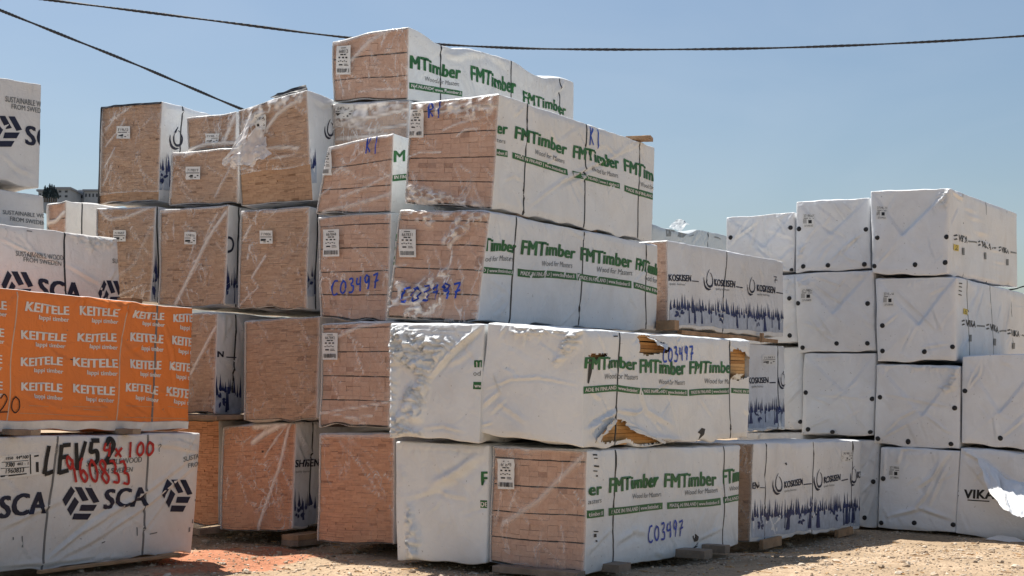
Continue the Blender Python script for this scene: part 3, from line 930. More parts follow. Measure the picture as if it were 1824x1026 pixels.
        for st, ws in ((inner, [0.02, 0.06, 0.08, 0.09, 0.09, 0.07, 0.05, 0.02]), (outer, [0.02, 0.09, 0.11, 0.09, 0.02])):
            v, f = ribbon_geo([uv(*q) for q in st], [w * Hh * 1.25 for w in ws])
            self.put('emblem', face, v, f, mat, 0.005, None, self.pk)
    def forest(self, face, xl, xr, top_l, top_r, bot_l, bot_r, n, seed=1):
        """printed row of firs; pixel span of the band"""
        rnd = random.Random(seed)
        P = np.array(self.locs(face, [(xl, bot_l), (xr, bot_r), (xr, top_r), (xl, top_l)]))
        def uv(u, v):
            return (1 - v) * ((1 - u) * P[0] + u * P[1]) + v * ((1 - u) * P[3] + u * P[2])
        v, f = poly_geo([uv(0, 0), uv(1, 0), uv(1, 0.50), uv(0, 0.50)], 0.09)
        self.put('tree_print_ground', face, v, f, 'ink_pale', 0.004)
        n2 = int(n * 1.55)
        for i in range(n2):                                       # pointed crowns
            u = (i + rnd.uniform(0.2, 0.8)) / n2
            h = rnd.choice([1, 0.95, 0.86, 0.78]) * rnd.uniform(0.94, 1.0); b = rnd.uniform(0.38, 0.54); w = rnd.uniform(0.34, 0.6) / n2; lean = rnd.uniform(-.15, .15) / n2
            pts = [(u - w * 0.55, b), (u - w, b + (h - b) * 0.14), (u - w * 0.42, b + (h - b) * 0.5), (u + lean, h), (u + w * 0.4, b + (h - b) * 0.46), (u + w, b + (h - b) * 0.12), (u + w * 0.5, b)]
            v, f = poly_geo([uv(min(max(x, 0), 1), y) for x, y in pts], 0.3)
            self.put('tree_print', face, v, f, 'ink_tree', 0.0055 + 0.0004 * (i % 4))
        mm = max(1, round(n / 13))
        for i in range(int(n * 0.75)):                            # trunks standing on the lower edge
            u = rnd.uniform(0.01, 0.99); w = rnd.choice([0.12, 0.16, 0.22, 0.5]) / n; b = rnd.uniform(0.02, 0.16)
            if (u * mm) % 1.0 < 0.36: continue
            pts = [(u - w * 1.2, b), (u - w * 0.55, 0.40), (u - w * 0.3, 0.64), (u + w * 0.3, 0.64), (u + w * 0.5, 0.36), (u + w * 1.1, b)]
            v, f = poly_geo([uv(min(max(x, 0), 1), y) for x, y in pts], 0.3)
            self.put('tree_print', face, v, f, 'ink_tree', 0.0072 + 0.0004 * (i % 3))
        m = max(1, round(n / 13))
        for k in range(m):                                        # sprigs between the trunks
            u0 = (k + 0.2) / m
            for j in range(7):
                a = rnd.uniform(0, 6.28); r0 = rnd.uniform(0.1, 0.5) / n; r1 = r0 + rnd.uniform(0.5, 0.9) / n
                c, s_ = math.cos(a), math.sin(a)
                kx, ky = 1.0, n * 0.16
                pts = [uv(u0 + c * r0 * kx, 0.33 + s_ * r0 * ky), uv(u0 + c * r1 * kx, 0.33 + s_ * r1 * ky)]
                v, f = ribbon_geo(pts, [0.015, 0.04, 0.01], sm=False)
                v = np.asarray(v)
                self.put('tree_print', face, v, f, 'ink_tree', 0.0085 + 0.0004 * (j % 3))

def patch(name, corners, n, mat, parent, amp=0.03, sag=0.0, seed=1, attrs_haze=None):
    """loose piece of sheet spanned between four points"""
    A, B, C, D = [np.array(c, float) for c in corners]
    g = np.linspace(0, 1, n)
    U, Vv = np.meshgrid(g, g, indexing='ij')
    u, v = U.ravel()[:, None], Vv.ravel()[:, None]
    P = (1 - u) * (1 - v) * A + u * (1 - v) * B + u * v * C + (1 - u) * v * D
    nr = np.cross(B - A, D - A); nr /= np.linalg.norm(nr)
    k = np.concatenate([u * 3, v * 3, u * 0 + seed], 1)
    P = P + nr * (amp * (vnoise(k, 61) + 0.5 * vnoise(k * 2.7, 62) + 0.3 * vnoise(k * 6, 63)))[:, None]
    P = P + 0.5 * amp * np.stack([vnoise(k * 1.7, 64), vnoise(k * 1.7, 65), vnoise(k * 1.7, 66)], 1)
    P[:, 2] -= sag * (4 * u * (1 - u))[:, 0]
    I = np.arange(n * n).reshape(n, n)
    quads = np.stack([I[:-1, :-1], I[1:, :-1], I[1:, 1:], I[:-1, 1:]], -1).reshape(-1, 4)
    at_ = {'haze': ('POINT', np.full(n * n, attrs_haze))} if attrs_haze is not None else None
    return mesh_obj(name, P, quads, mat, parent, attrs=at_)

# ------------------------------------------------------------------ ground
def ground_z(x, y):
    x = np.asarray(x, float); y = np.asarray(y, float)
    z = -0.27 * smooth((y - 12.8) / 6.0) * smooth((x + 1.0) / 3.0)
    p = np.stack([x, y, x * 0], 1)
    near = np.exp(-np.maximum(0, np.hypot(x, y - 14) - 12) / 20)
    z = z + near * (0.020 * vnoise(p * 0.7, 71) + 0.012 * vnoise(p * 2.3, 72) + 0.006 * vnoise(p * 7.0, 73))
    z = z + near * 0.012 * (np.sin((x * 0.55 - y * 1.0) * 5.2 + 1.5 * vnoise(p * 0.8, 76)) * smooth(vnoise(p * 0.35, 77) + 0.5))
    return z

def build_ground():
    def ax(lo, hi, st, far):
        a = list(np.arange(lo, hi + st / 2, st)); k = hi; s = st
        while k < far: s *= 1.5; k += s; a.append(k)
        k = lo; s = st
        while k > -far: s *= 1.5; k -= s; a.insert(0, k)
        return np.array(a)
    xs = ax(-7, 8, 0.06, 5000); ys = ax(10.5, 20.5, 0.06, 5000)
    X, Y = np.meshgrid(xs, ys, indexing='ij')
    x, y = X.ravel(), Y.ravel()
    V = np.stack([x, y, ground_z(x, y)], 1)
    ia, ib = len(xs), len(ys)
    I = np.arange(ia * ib).reshape(ia, ib)
    quads = np.stack([I[:-1, :-1], I[1:, :-1], I[1:, 1:], I[:-1, 1:]], -1).reshape(-1, 4)
    m, nt, b, n, l = new_mat('dusty_gravel_ground')
    geo = N(n, 'ShaderNodeNewGeometry')
    n1 = N(n, 'ShaderNodeTexNoise'); n1.inputs['Scale'].default_value = 14; n1.inputs['Detail'].default_value = 9; n1.inputs['Roughness'].default_value = 0.7
    n2 = N(n, 'ShaderNodeTexNoise'); n2.inputs['Scale'].default_value = 0.9; n2.inputs['Detail'].default_value = 5
    vo = N(n, 'ShaderNodeTexVoronoi'); vo.inputs['Scale'].default_value = 38
    for q in (n1, n2, vo): l.new(geo.outputs['Position'], q.inputs['Vector'])
    r1 = ramp(n, [(0.25, (0.24, 0.175, 0.12)), (0.5, (0.43, 0.325, 0.225)), (0.75, (0.55, 0.44, 0.315))])
    l.new(n1.outputs['Fac'], r1.inputs['Fac'])
    r2 = ramp(n, [(0.3, (0.72, 0.70, 0.66)), (0.7, (1.12, 1.1, 1.08))])
    l.new(n2.outputs['Fac'], r2.inputs['Fac'])
    mu = N(n, 'ShaderNodeMix', data_type='RGBA', blend_type='MULTIPLY'); mu.inputs['Factor'].default_value = 1
    l.new(r1.outputs['Color'], mu.inputs['A']); l.new(r2.outputs['Color'], mu.inputs['B'])
    # brick-red tinted patch on the ground by the left stacks
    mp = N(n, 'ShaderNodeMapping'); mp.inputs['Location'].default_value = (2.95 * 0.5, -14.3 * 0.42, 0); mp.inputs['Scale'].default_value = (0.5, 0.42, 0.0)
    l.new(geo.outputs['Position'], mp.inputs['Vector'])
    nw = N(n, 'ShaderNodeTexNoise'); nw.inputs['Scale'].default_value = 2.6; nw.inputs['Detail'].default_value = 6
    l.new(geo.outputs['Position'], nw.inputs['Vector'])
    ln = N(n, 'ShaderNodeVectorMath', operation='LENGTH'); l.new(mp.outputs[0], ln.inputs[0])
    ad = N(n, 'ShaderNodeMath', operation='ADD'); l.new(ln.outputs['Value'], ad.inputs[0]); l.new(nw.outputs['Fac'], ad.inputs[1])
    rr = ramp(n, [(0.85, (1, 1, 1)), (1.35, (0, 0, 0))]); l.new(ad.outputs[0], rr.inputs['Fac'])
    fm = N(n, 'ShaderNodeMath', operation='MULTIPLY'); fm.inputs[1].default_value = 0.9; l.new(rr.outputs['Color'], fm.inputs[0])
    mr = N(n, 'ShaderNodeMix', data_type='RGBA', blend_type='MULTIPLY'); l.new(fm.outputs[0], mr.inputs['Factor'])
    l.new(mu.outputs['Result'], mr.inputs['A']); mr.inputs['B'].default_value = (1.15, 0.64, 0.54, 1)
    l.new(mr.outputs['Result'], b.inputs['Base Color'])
    b.inputs['Roughness'].default_value = 0.95; b.inputs['Specular IOR Level'].default_value = 0.15
    ma = N(n, 'ShaderNodeMath', operation='MULTIPLY_ADD'); ma.inputs[1].default_value = -0.5
    l.new(vo.outputs['Distance'], ma.inputs[0]); l.new(n1.outputs['Fac'], ma.inputs[2])
    bp = N(n, 'ShaderNodeBump'); bp.inputs['Strength'].default_value = 0.8; bp.inputs['Distance'].default_value = 0.03
    l.new(ma.outputs[0], bp.inputs['Height']); l.new(bp.outputs['Normal'], b.inputs['Normal'])
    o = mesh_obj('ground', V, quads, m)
    tag(o, 'dry sandy yard ground in front of the timber stacks', 'ground', kind='structure')
    # loose stones
    rng = np.random.default_rng(4)
    t = (1 + 5 ** 0.5) / 2
    ico = np.array([(-1, t, 0), (1, t, 0), (-1, -t, 0), (1, -t, 0), (0, -1, t), (0, 1, t), (0, -1, -t), (0, 1, -t), (t, 0, -1), (t, 0, 1), (-t, 0, -1), (-t, 0, 1)]) / math.hypot(1, t)
    icf = np.array([(0, 11, 5), (0, 5, 1), (0, 1, 7), (0, 7, 10), (0, 10, 11), (1, 5, 9), (5, 11, 4), (11, 10, 2), (10, 7, 6), (7, 1, 8), (3, 9, 4), (3, 4, 2), (3, 2, 6), (3, 6, 8), (3, 8, 9), (4, 9, 5), (2, 4, 11), (6, 2, 10), (8, 6, 7), (9, 8, 1)])
    Vs = []; Fs = []; tn = []; k = 0
    n_st = 12000
    xx = rng.uniform(-4.2, 6.5, n_st); yy = 11.8 + 8.2 * rng.random(n_st)
    keep = vnoise(np.stack([xx * 0.9, yy * 0.9, xx * 0], 1), 75) + 0.55 * rng.random(n_st) > -0.05
    xx, yy = xx[keep], yy[keep]
    zz = ground_z(xx, yy)
    sz = 0.006 + 0.011 * rng.random(len(xx)) ** 2 + 0.022 * (rng.random(len(xx)) > 0.975)
    for i in range(len(xx)):
        a = rng.uniform(0, 6.28)
        v = ico * (1 + rng.uniform(-0.25, 0.25, (12, 1))) * sz[i] * np.array([rng.uniform(0.8, 1.5), rng.uniform(0.8, 1.3), rng.uniform(0.5, 0.85)])
        c, s = math.cos(a), math.sin(a)
        v = np.stack([v[:, 0] * c - v[:, 1] * s, v[:, 0] * s + v[:, 1] * c, v[:, 2]], 1) + np.array([xx[i], yy[i], zz[i] + sz[i] * 0.25])
        Vs.append(v); Fs.append(icf + k); k += 12; tn += [rng.random()] * 20
    m, nt, b, n, l = new_mat('loose_stone')
    a = N(n, 'ShaderNodeAttribute'); a.attribute_name = 'tone'
    r = ramp(n, [(0.0, (0.22, 0.16, 0.11)), (0.5, (0.42, 0.32, 0.22)), (1.0, (0.60, 0.52, 0.42))])
    l.new(a.outputs['Fac'], r.inputs['Fac']); l.new(r.outputs['Color'], b.inputs['Base Color']); b.inputs['Roughness'].default_value = 0.9
    o = mesh_obj('gravel', np.concatenate(Vs), np.concatenate(Fs), m, shade_smooth=False, attrs={'tone': ('FACE', tn)})
    tag(o, 'small loose stones scattered over the sandy ground', 'gravel', kind='stuff')
build_ground()

def build_chips():
    rng = np.random.default_rng(12)
    V = []; Fc = []; tn = []
    for i in range(420):
        x = rng.uniform(-3.6, 6.5); y = rng.uniform(12.0, 19.0)
        L_ = rng.uniform(0.02, 0.10) * (2.2 if rng.random() > 0.94 else 1); w = rng.uniform(0.004, 0.014); h = rng.uniform(0.003, 0.009)
        a = rng.uniform(0, 3.14); z = float(ground_z([x], [y])[0]) + 0.004
        c, s = math.cos(a), math.sin(a); b0 = len(V); tl = rng.uniform(-0.15, 0.15)
        for (u, v, k) in ((-1, -1, 0), (1, -0.6, 0), (1, 0.7, 0), (-1, 1, 0), (-1, -1, 1), (1, -0.6, 1), (1, 0.7, 1), (-1, 1, 1)):
            V.append((x + u * L_ / 2 * c - v * w / 2 * s, y + u * L_ / 2 * s + v * w / 2 * c, z + k * h + u * tl * L_ / 2 * 0.4 + abs(tl) * L_ * 0.2))
        Fc += [tuple(b0 + q for q in f) for f in ((0, 1, 5, 4), (1, 2, 6, 5), (2, 3, 7, 6), (3, 0, 4, 7), (4, 5, 6, 7), (3, 2, 1, 0))]
        tn += [rng.random()] * 6
    o = mesh_obj('wood_chips', V, Fc, M['wood_gold'], shade_smooth=False, attrs={'tone': ('FACE', tn)})
    tag(o, 'splinters and chips of wood strewn over the yard ground', 'wood chips', kind='stuff')
build_chips()

# ------------------------------------------------------------------ far hill, houses and trees
def build_far():
    rng = np.random.default_rng(9)
    xs = np.linspace(-420, 260, 90); ys = np.linspace(150, 700, 50)
    X, Y = np.meshgrid(xs, ys, indexing='ij'); x, y = X.ravel(), Y.ravel()
    prof = 49.5 * np.exp(-((x + 150) / 95) ** 2)
    rise = smooth((y - 160) / 180)
    z = -1.0 + prof * rise + 2.0 * vnoise(np.stack([x / 30, y / 30, x * 0], 1), 81) * rise
    I = np.arange(90 * 50).reshape(90, 50)
    quads = np.stack([I[:-1, :-1], I[1:, :-1], I[1:, 1:], I[:-1, 1:]], -1).reshape(-1, 4)
    hm = simple('hill_scrub', (0.16, 0.165, 0.15), 0.95, var=0.4, scale=0.12)  # greyed hill colour stands in for distance haze
    h = mesh_obj('hill', np.stack([x, y, z], 1), quads, hm)
    tag(h, 'distant scrubby hill seen between the left stacks', 'hill', kind='structure')
    wallm = simple('pale_house_wall', (0.33, 0.35, 0.37), 0.9, var=0.08, scale=0.5)  # distance haze mixed into the grey-blue house colours
    winm = simple('house_window', (0.05, 0.055, 0.065), 0.3)
    roofm = simple('house_roof', (0.25, 0.26, 0.28), 0.9)
    def house(lbl, px0, px1, pyt, pyb, d, dep, tower=None, wins=(3, 2)):
        a = at(px0, pyb, d); b_ = at(px1, pyt, d)
        root = bpy.data.objects.new('house', None); COL.objects.link(root)
        root.location = ((a[0] + b_[0]) / 2, d + dep / 2, a[2])
        tag(root, lbl, 'house', 'houses on the far hill')
        def bx(name, x0, x1, y0, y1, z0, z1, mat, par):
            V = [(x0, y0, z0), (x1, y0, z0), (x1, y1, z0), (x0, y1, z0), (x0, y0, z1), (x1, y0, z1), (x1, y1, z1), (x0, y1, z1)]
            Fq = [(0, 1, 5, 4), (1, 2, 6, 5), (2, 3, 7, 6), (3, 0, 4, 7), (4, 5, 6, 7), (3, 2, 1, 0)]
            o = mesh_obj(name, V, Fq, mat, par, shade_smooth=False)
            o.matrix_parent_inverse = Matrix.Translation(-Vector(root.location)); return o
        bx('wall', a[0], b_[0], d, d + dep, a[2] - 3, b_[2], wallm, root)
        bx('roof', a[0] - .4, b_[0] + .4, d - .4, d + dep + .4, b_[2] + .003, b_[2] + .5, roofm, root)
        if tower:
            t0 = at(tower[0], pyt, d); t1 = at(tower[1], tower[2], d)
            bx('roof_hut', t0[0], t1[0], d + 1, d + 5, b_[2] + .503, t1[2], wallm, root)
        nx, nz = wins
        W = b_[0] - a[0]; Hh = b_[2] - a[2]
        for i in range(nx):
            for j in range(nz):
                x0 = a[0] + W * (i + 0.28) / nx; z0 = a[2] + Hh * (j + 0.3) / nz
                bx('window', x0, x0 + W * 0.42 / nx, d - .08, d + .05, z0, z0 + Hh * 0.42 / nz, winm, root)
    house('far pale house with a flat roof, beside the dark conifers', 101, 124, 337, 354, 340, 9, None, (2, 2))
    house('far house with a small hut on its roof, middle of the hilltop', 124, 150, 344, 357, 350, 10, (137, 147, 337), (3, 1))
    house('far long low house, nearest the brown bundles', 150, 176, 341, 355, 345, 9, None, (4, 1))
    house('far low house left of the dark conifers', 68, 82, 341, 354, 345, 8, None, (2, 1))
    leaf = simple('dark_conifer_leaf', (0.04, 0.065, 0.075), 0.8, var=0.4, scale=0.6)
    bark = simple('conifer_bark', (0.10, 0.08, 0.06), 0.9)
    for i, (px, pt, w) in enumerate([(80, 330, 9), (84, 333, 8), (88, 327, 10), (92, 328, 10), (96, 330, 9), (100, 336, 7)]):
        d = 326 + 2 * (i % 3)
        top = at(px, pt, d); bot = at(px, 353, d)
        root = bpy.data.objects.new('conifer_tree', None); COL.objects.link(root); root.location = bot
        tag(root, ['far conifer at the left end of the dark hilltop clump', 'far short conifer, second from left in the hilltop clump', 'tallest far conifer of the hilltop clump', 'far conifer just right of the tallest one in the clump',
                   'far conifer, second from right in the hilltop clump', 'far lowest conifer at the right end of the clump, by the pale house'][i], 'tree', 'conifers on the far hill')
        Hh = top[2] - bot[2]; R = w / F * d / 2 * 1.25
        V = []; Fc = []
        for k in range(900):
            t = rng.random() ** 0.8
            rr = R * (1 - t) ** 0.7 * (0.55 + 0.5 * rng.random()) * (0.8 + 0.25 * math.sin(t * 40))
            a = rng.uniform(0, 6.28)
            c = np.array([rr * math.cos(a), rr * math.sin(a), Hh * (0.06 + 0.94 * t)]) + bot
            q = rng.normal(0, 1, (3, 3)) * 0.16 * (1.3 - t)
            b0 = len(V); V += [tuple(c + q[0]), tuple(c + q[1]), tuple(c + q[2])]; Fc.append((b0, b0 + 1, b0 + 2))
        o = mesh_obj('crown', V, Fc, leaf, root, shade_smooth=False)
        V = [(bot[0] + 0.2 * math.cos(a) * s, bot[1] + 0.2 * math.sin(a) * s, bot[2] + z_) for z_, s in ((-1, 1.2), (Hh * 0.8, 0.3)) for a in np.linspace(0, 2 * math.pi, 7)[:-1]]
        mesh_obj('trunk', V, [(i_, (i_ + 1) % 6, 6 + (i_ + 1) % 6, 6 + i_) for i_ in range(6)], bark, root)
build_far()

# ------------------------------------------------------------------ overhead cables
def cable(label, pts, r=0.02, n=60):
    P = catmull([np.array(p) for p in pts], n // max(1, len(pts) - 1))
    V = []; Fc = []; k = 6
    for i, p in enumerate(P):
        tdir = P[min(i + 1, len(P) - 1)] - P[max(i - 1, 0)]; tdir /= np.linalg.norm(tdir)
        u = np.cross(tdir, (0, 0, 1)); u /= np.linalg.norm(u); w = np.cross(u, tdir)
        for j in range(k):
            a = 2 * math.pi * j / k + i * 0.55
            rr = r * (1.0 + 0.28 * math.cos(2 * (a - i * 0.55) + i * 0.9))
            V.append(p + u * rr * math.cos(a) + w * rr * math.sin(a))
    for i in range(len(P) - 1):
        for j in range(k):
            Fc.append((i * k + j, i * k + (j + 1) % k, (i + 1) * k + (j + 1) % k, (i + 1) * k + j))
    o = mesh_obj('overhead_cable', V, Fc, M['cable'])
    tag(o, label, 'cable', 'overhead cables')
cable('long black cable sagging across the whole sky behind the topmost bundle',
      [at(-60, -18, 23.5), at(88, 0, 24), at(350, 33, 24.3), at(620, 67, 24.6), at(800, 80, 24.8), at(1000, 87.5, 25), at(1300, 87, 25.2), at(1560, 79, 25.4), at(1824, 64, 25.6), at(2100, 42, 26)], 0.022, 400)
cable('short black cable dropping from the upper left corner to the brown bundles',
      [at(-80, -14, 19.5), at(0, 18, 20), at(120, 66, 20.6), at(240, 114, 21.2), at(330, 152, 21.6), at(425, 192, 22), at(520, 228, 22.5)], 0.020, 240)
cable('thin cable end behind the right hand white stacks',
      [at(1700, 530, 24), at(1800, 516, 24), at(1824, 510, 24), at(1900, 492, 24)], 0.012, 60)

# ------------------------------------------------------------------ bearers
def bearer(label, px, py, d, length, w, h, yaw, mat='bearer', inward=0, name='wooden_bearer', cat='bearer', seed=1):
    c = at(px, py, d)
    c = c + np.array([math.cos(yaw), math.sin(yaw), 0]) * (length / 2 - 0.03) * inward
    rnd = random.Random(seed)
    nx = 8
    V = []; Fc = []
    cs, sn = math.cos(yaw), math.sin(yaw)
    rg = []
    for i in range(nx + 1):
        x = -length / 2 + length * i / nx
        b = len(V)
        e = 0.004
        for (yy, zz) in ((-w / 2, -h / 2 + e), (-w / 2 + e, -h / 2), (w / 2 - e, -h / 2), (w / 2, -h / 2 + e), (w / 2, h / 2 - e), (w / 2 - e, h / 2), (-w / 2 + e, h / 2), (-w / 2, h / 2 - e)):
            yy += rnd.gauss(0, 0.0015); zz += rnd.gauss(0, 0.0015) + 0.004 * math.sin(x * 2 + seed)
            V.append((c[0] + x * cs - yy * sn, c[1] + x * sn + yy * cs, c[2] + zz))
    for i in range(nx):
        for j in range(8):
            Fc.append((i * 8 + j, (i + 1) * 8 + j, (i + 1) * 8 + (j + 1) % 8, i * 8 + (j + 1) % 8))
    Fc.append(tuple(range(8))[::-1]); Fc.append(tuple(nx * 8 + j for j in range(8)))
    o = mesh_obj(name, V, Fc, M[mat], shade_smooth=False)
    bm = bmesh.new(); bm.from_mesh(o.data); bmesh.ops.recalc_face_normals(bm, faces=bm.faces[:]); bm.to_mesh(o.data); bm.free()
    cc = Vector(c); cc.z -= h / 2
    o.data.transform(Matrix.Translation(-cc)); o.location = cc
    tag(o, label, cat, 'wooden bearers and planks under and on the bundles')
    return o

# ------------------------------------------------------------------ the stacks
GF = 'timber bundles of the front stack'
GB = 'brown ended timber bundles of the middle stacks'
GS = 'timber bundles of the left stack'
GK = 'bundles printed with a row of dark firs'
GV = 'plain white wrapped bundles of the right stacks'

def green(b, words=(), slogans=(), banners=(), face='side', shear=0.0):
    for w in words:
        s, p0, p1, cap = w[:4]
        b.text('lettering', face, s, p0, p1, cap, 'ink_green', bold=0.033, shear=w[4] if len(w) > 4 else shear, wob=0.013)
    for s, p0, p1, cap in slogans:
        b.text('slogan', face, s, p0, p1, cap, 'ink_grey', bold=-0.004, shear=0.1, wob=0.006)
    for q in banners:
        pts, txt, t0, t1 = q
        bk = b.quad('banner', face, pts, 'ink_green', 0.004)
        if txt:
            (x0, y0), (x1, y1), (x2, y2), (x3, y3) = pts       # tl tr br bl
            k = 0.26
            lo = lambda u: (x3 + (x2 - x3) * u, (y3 + (y2 - y3) * u) * (1 - k) + k * (y0 + (y1 - y0) * u))
            cap = ((y3 - y0) * (1 - t0) + (y2 - y1) * t0) * 0.52
            b.text('banner_lettering', face, txt, lo(t0), lo(t1), cap, 'ink_white', bold=0.012, off=0.0075, parent=bk, wob=0.004)
BAN = 'MADE IN FINLAND | www.fmtimber.fi'

# ---- front stack, bottom row
b = Bundle('bottom front bundle with a blue handwritten number below its green lettering', 12.5, (1046, 803, 1042, 1022), (876, 796, 869, 1006), (1318, 793, 1314, 971),
           group=GF, board=(0.105, 0.05), layers=5, cell=0.02)
b.crease('side', [(1100, 806), (1140, 850)], 0.008, 0.006).crease('side', [(1096, 965), (1130, 945), (1150, 950)], 0.03, 0.014)
b.crease('side', [(1240, 962), (1265, 950), (1286, 938)], 0.02, 0.012).crease('side', [(1046, 985), (1070, 960), (1092, 940)], 0.02, 0.01)
b.crease('end', [(1040, 812), (960, 890), (900, 930)], 0.035, 0.010, 0.35).crease('end', [(920, 872), (908, 905)], 0.012, 0.008, 0.4)
b.strap((1097, 800, 1091, 1006), (1289, 795, 1287, 978)); b.build()
green(b, [('er', (1047, 882), (1071, 879), 22), ('FMTimber', (1084, 876), (1171, 867), 27), ('FMTimber', (1182, 870), (1273, 863), 26), ('FTim', (1286, 861), (1316, 858), 25)],
      [('asters', (1046, 898), (1070, 894), 9), ('Wood for Masters', (1126, 889), (1176, 885), 9), ('Wood for Masters', (1217, 882), (1276, 875), 9), ('Wood', (1297, 874), (1316, 872), 8)],
      [([(1044, 910), (1075, 906), (1075, 920), (1044, 924)], 'timber.fi', .05, .9), ([(1084, 905), (1179, 896), (1179, 908), (1084, 919)], BAN, .04, .96),
       ([(1187, 896), (1280, 886), (1280, 899), (1187, 908)], BAN, .04, .96), ([(1285, 885), (1317, 880), (1317, 891), (1285, 896)], 'FINLAND', .1, .9)])
b.write('handwriting', 'side', 'C03497', (1151, 968), (1215, 954), 30, 0.021, 'marker_blue', 3)
for y0, y1, x0, x1 in ((809, 812, 1055, 1062), (816, 818, 1056, 1062), (829, 832, 1056, 1065), (838, 840, 1055, 1062), (846, 849, 1060, 1063), (946, 948, 1055, 1064), (951, 957, 1055, 1060), (962, 965, 1058, 1061)):
    b.quad('stamp', 'side', [(x0, y0), (x1, y0), (x1, y1), (x0, y1)], 'ink_black', 0.005)
b.quad('tear', 'side', [(1232, 955), (1238, 951), (1243, 956), (1241, 964), (1235, 965)], 'ink_black', 0.004)
b.quad('tear', 'side', [(1215, 985), (1232, 976), (1244, 966), (1240, 974), (1226, 981)], 'ink_black', 0.004)
b.flush(); b.label('end', 887, 818, 917, 871, '667848')

b = Bundle('bottom white wrapped bundle left of the one with the handwritten number', 13.05, (871, 793, 867, 1004), (703, 788, 706, 994), 3.7, group=GF, end='wrap', dense_len=0.6, n_crease=14)
b.crinkle('end', [(725, 897), (731, 899), (748, 965), (744, 1000), (728, 1000), (726, 950)], 0.05, 0.06)
b.crinkle('end', [(710, 838), (718, 838), (719, 858), (714, 857)], 0.02, 0.05)
b.crease('end', [(862, 800), (800, 850), (762, 868)], 0.05, 0.02).crease('end', [(845, 800), (815, 830), (770, 850)], 0.03, -0.015)
b.crease('end', [(712, 890), (745, 882), (775, 872), (800, 882), (838, 887)], 0.018, 0.016).crease('end', [(705, 797), (780, 798), (868, 800)], 0.012, 0.014)
b.build()
b.text('lettering', 'end', 'F', (857, 864), (870, 864), 25, 'ink_green', bold=0.02); b.quad('banner', 'end', [(857, 891), (870, 891), (870, 905), (857, 905)], 'ink_green')
b.text('banner_lettering', 'end', 'DE', (858, 902), (869, 902), 8, 'ink_white', bold=0.012, off=0.0075, parent='banner')
b.flush()

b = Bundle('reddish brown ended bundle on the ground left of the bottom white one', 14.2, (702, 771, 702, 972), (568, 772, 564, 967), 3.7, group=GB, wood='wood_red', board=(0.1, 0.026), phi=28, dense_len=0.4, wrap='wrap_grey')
b.crease('end', [(570, 776), (620, 774), (700, 776)], 0.03, 0.012, 0.4)
b.build()

# ---- front stack, second row
b = Bundle('white wrapped bundle with a crumpled sunlit sheet, second row of the front stack', 12.98, (864, 577, 853, 787), (696, 577, 694, 777), 3.7, group=GF, end='wrap', dense_len=0.6, n_crease=8, cell=0.016)
b.crinkle('end', [(697, 581), (725, 587), (762, 604), (805, 602), (811, 609), (792, 632), (770, 668), (752, 676), (735, 660), (712, 645), (697, 625)], 0.045, 0.10)
b.crinkle('end', [(752, 676), (770, 672), (760, 710), (752, 745), (720, 740), (715, 715), (728, 690)], 0.038, 0.085)
b.crinkle('end', [(697, 625), (712, 645), (706, 700), (700, 735), (752, 738), (750, 748), (712, 752), (752, 770), (752, 780), (695, 778)], 0.034, 0.075)
b.crease('end', [(856, 583), (812, 622), (772, 668)], 0.022, 0.035).crease('end', [(700, 584), (780, 588), (845, 592)], 0.008, -0.012)
b.crease('end', [(752, 762), (790, 758), (830, 768)], 0.014, 0.01)
b.build()
b.text('lettering', 'end', 'm', (847, 655), (861, 655), 19, 'ink_green', bold=0.02); b.text('slogan', 'end', 'od', (845, 670), (857, 670), 9, 'ink_grey')
b.quad('banner', 'end', [(845, 681), (861, 681), (860, 694), (844, 694)], 'ink_green')
b.text('banner_lettering', 'end', 'ww', (847, 691), (859, 691), 7, 'ink_white', bold=0.012, off=0.0075, parent='banner')
b.flush()

b = Bundle('torn white bundle with holes showing boards through its green printed side', 12.42, (1039, 587, 1038, 799), (868, 577, 852, 772), (1337, 608, 1333, 781), group=GF, end='wrap', n_crease=9, cell=0.013)
b.crinkle('end', [(1010, 590), (1042, 588), (1038, 600), (1025, 618), (995, 646), (988, 646), (1000, 618)], 0.034, 0.08)
b.crinkle('end', [(912, 586), (960, 580), (1038, 586), (1030, 592), (915, 596)], 0.03, 0.05)
b.crease('end', [(880, 664), (895, 702)], 0.008, 0.014).crease('end', [(862, 722), (890, 695)], 0.02, 0.014).crease('end', [(870, 690), (910, 674), (960, 672), (1030, 686)], 0.012, 0.010)
b.crease('end', [(857, 760), (880, 752)], 0.012, 0.01).crease('end', [(852, 772), (920, 788), (1036, 799)], 0.014, 0.012)
b.crease('side', [(1097, 735), (1070, 745), (1052, 768)], 0.024, 0.022).crease('side', [(1098, 725), (1060, 748), (1045, 760)], 0.018, -0.018)
b.crease('side', [(1098, 730), (1130, 735), (1145, 728)], 0.016, 0.016).crease('side', [(1100, 742), (1150, 775), (1230, 792), (1300, 785)], 0.03, 0.022)
b.crease('side', [(1135, 680), (1150, 730), (1200, 760)], 0.03, 0.012).crease('side', [(1175, 745), (1195, 715)], 0.012, 0.01).crease('side', [(1300, 615), (1335, 640)], 0.014, 0.014)
b.hole('side', [(1058, 787), (1096, 747), (1112, 752), (1150, 775), (1190, 788)])
b.hole('side', [(1136, 599), (1150, 594), (1168, 604), (1190, 616), (1194, 625), (1165, 631), (1150, 633), (1137, 625)])
b.hole('side', [(1046, 631), (1081, 631), (1075, 640), (1054, 643)])
b.hole('side', [(1299, 628), (1311, 619), (1325, 628), (1337, 640), (1337, 670), (1316, 677), (1300, 673)])
b.strap((1103, 590, 1096, 745), (1299, 610, 1300, 784)); b.build()
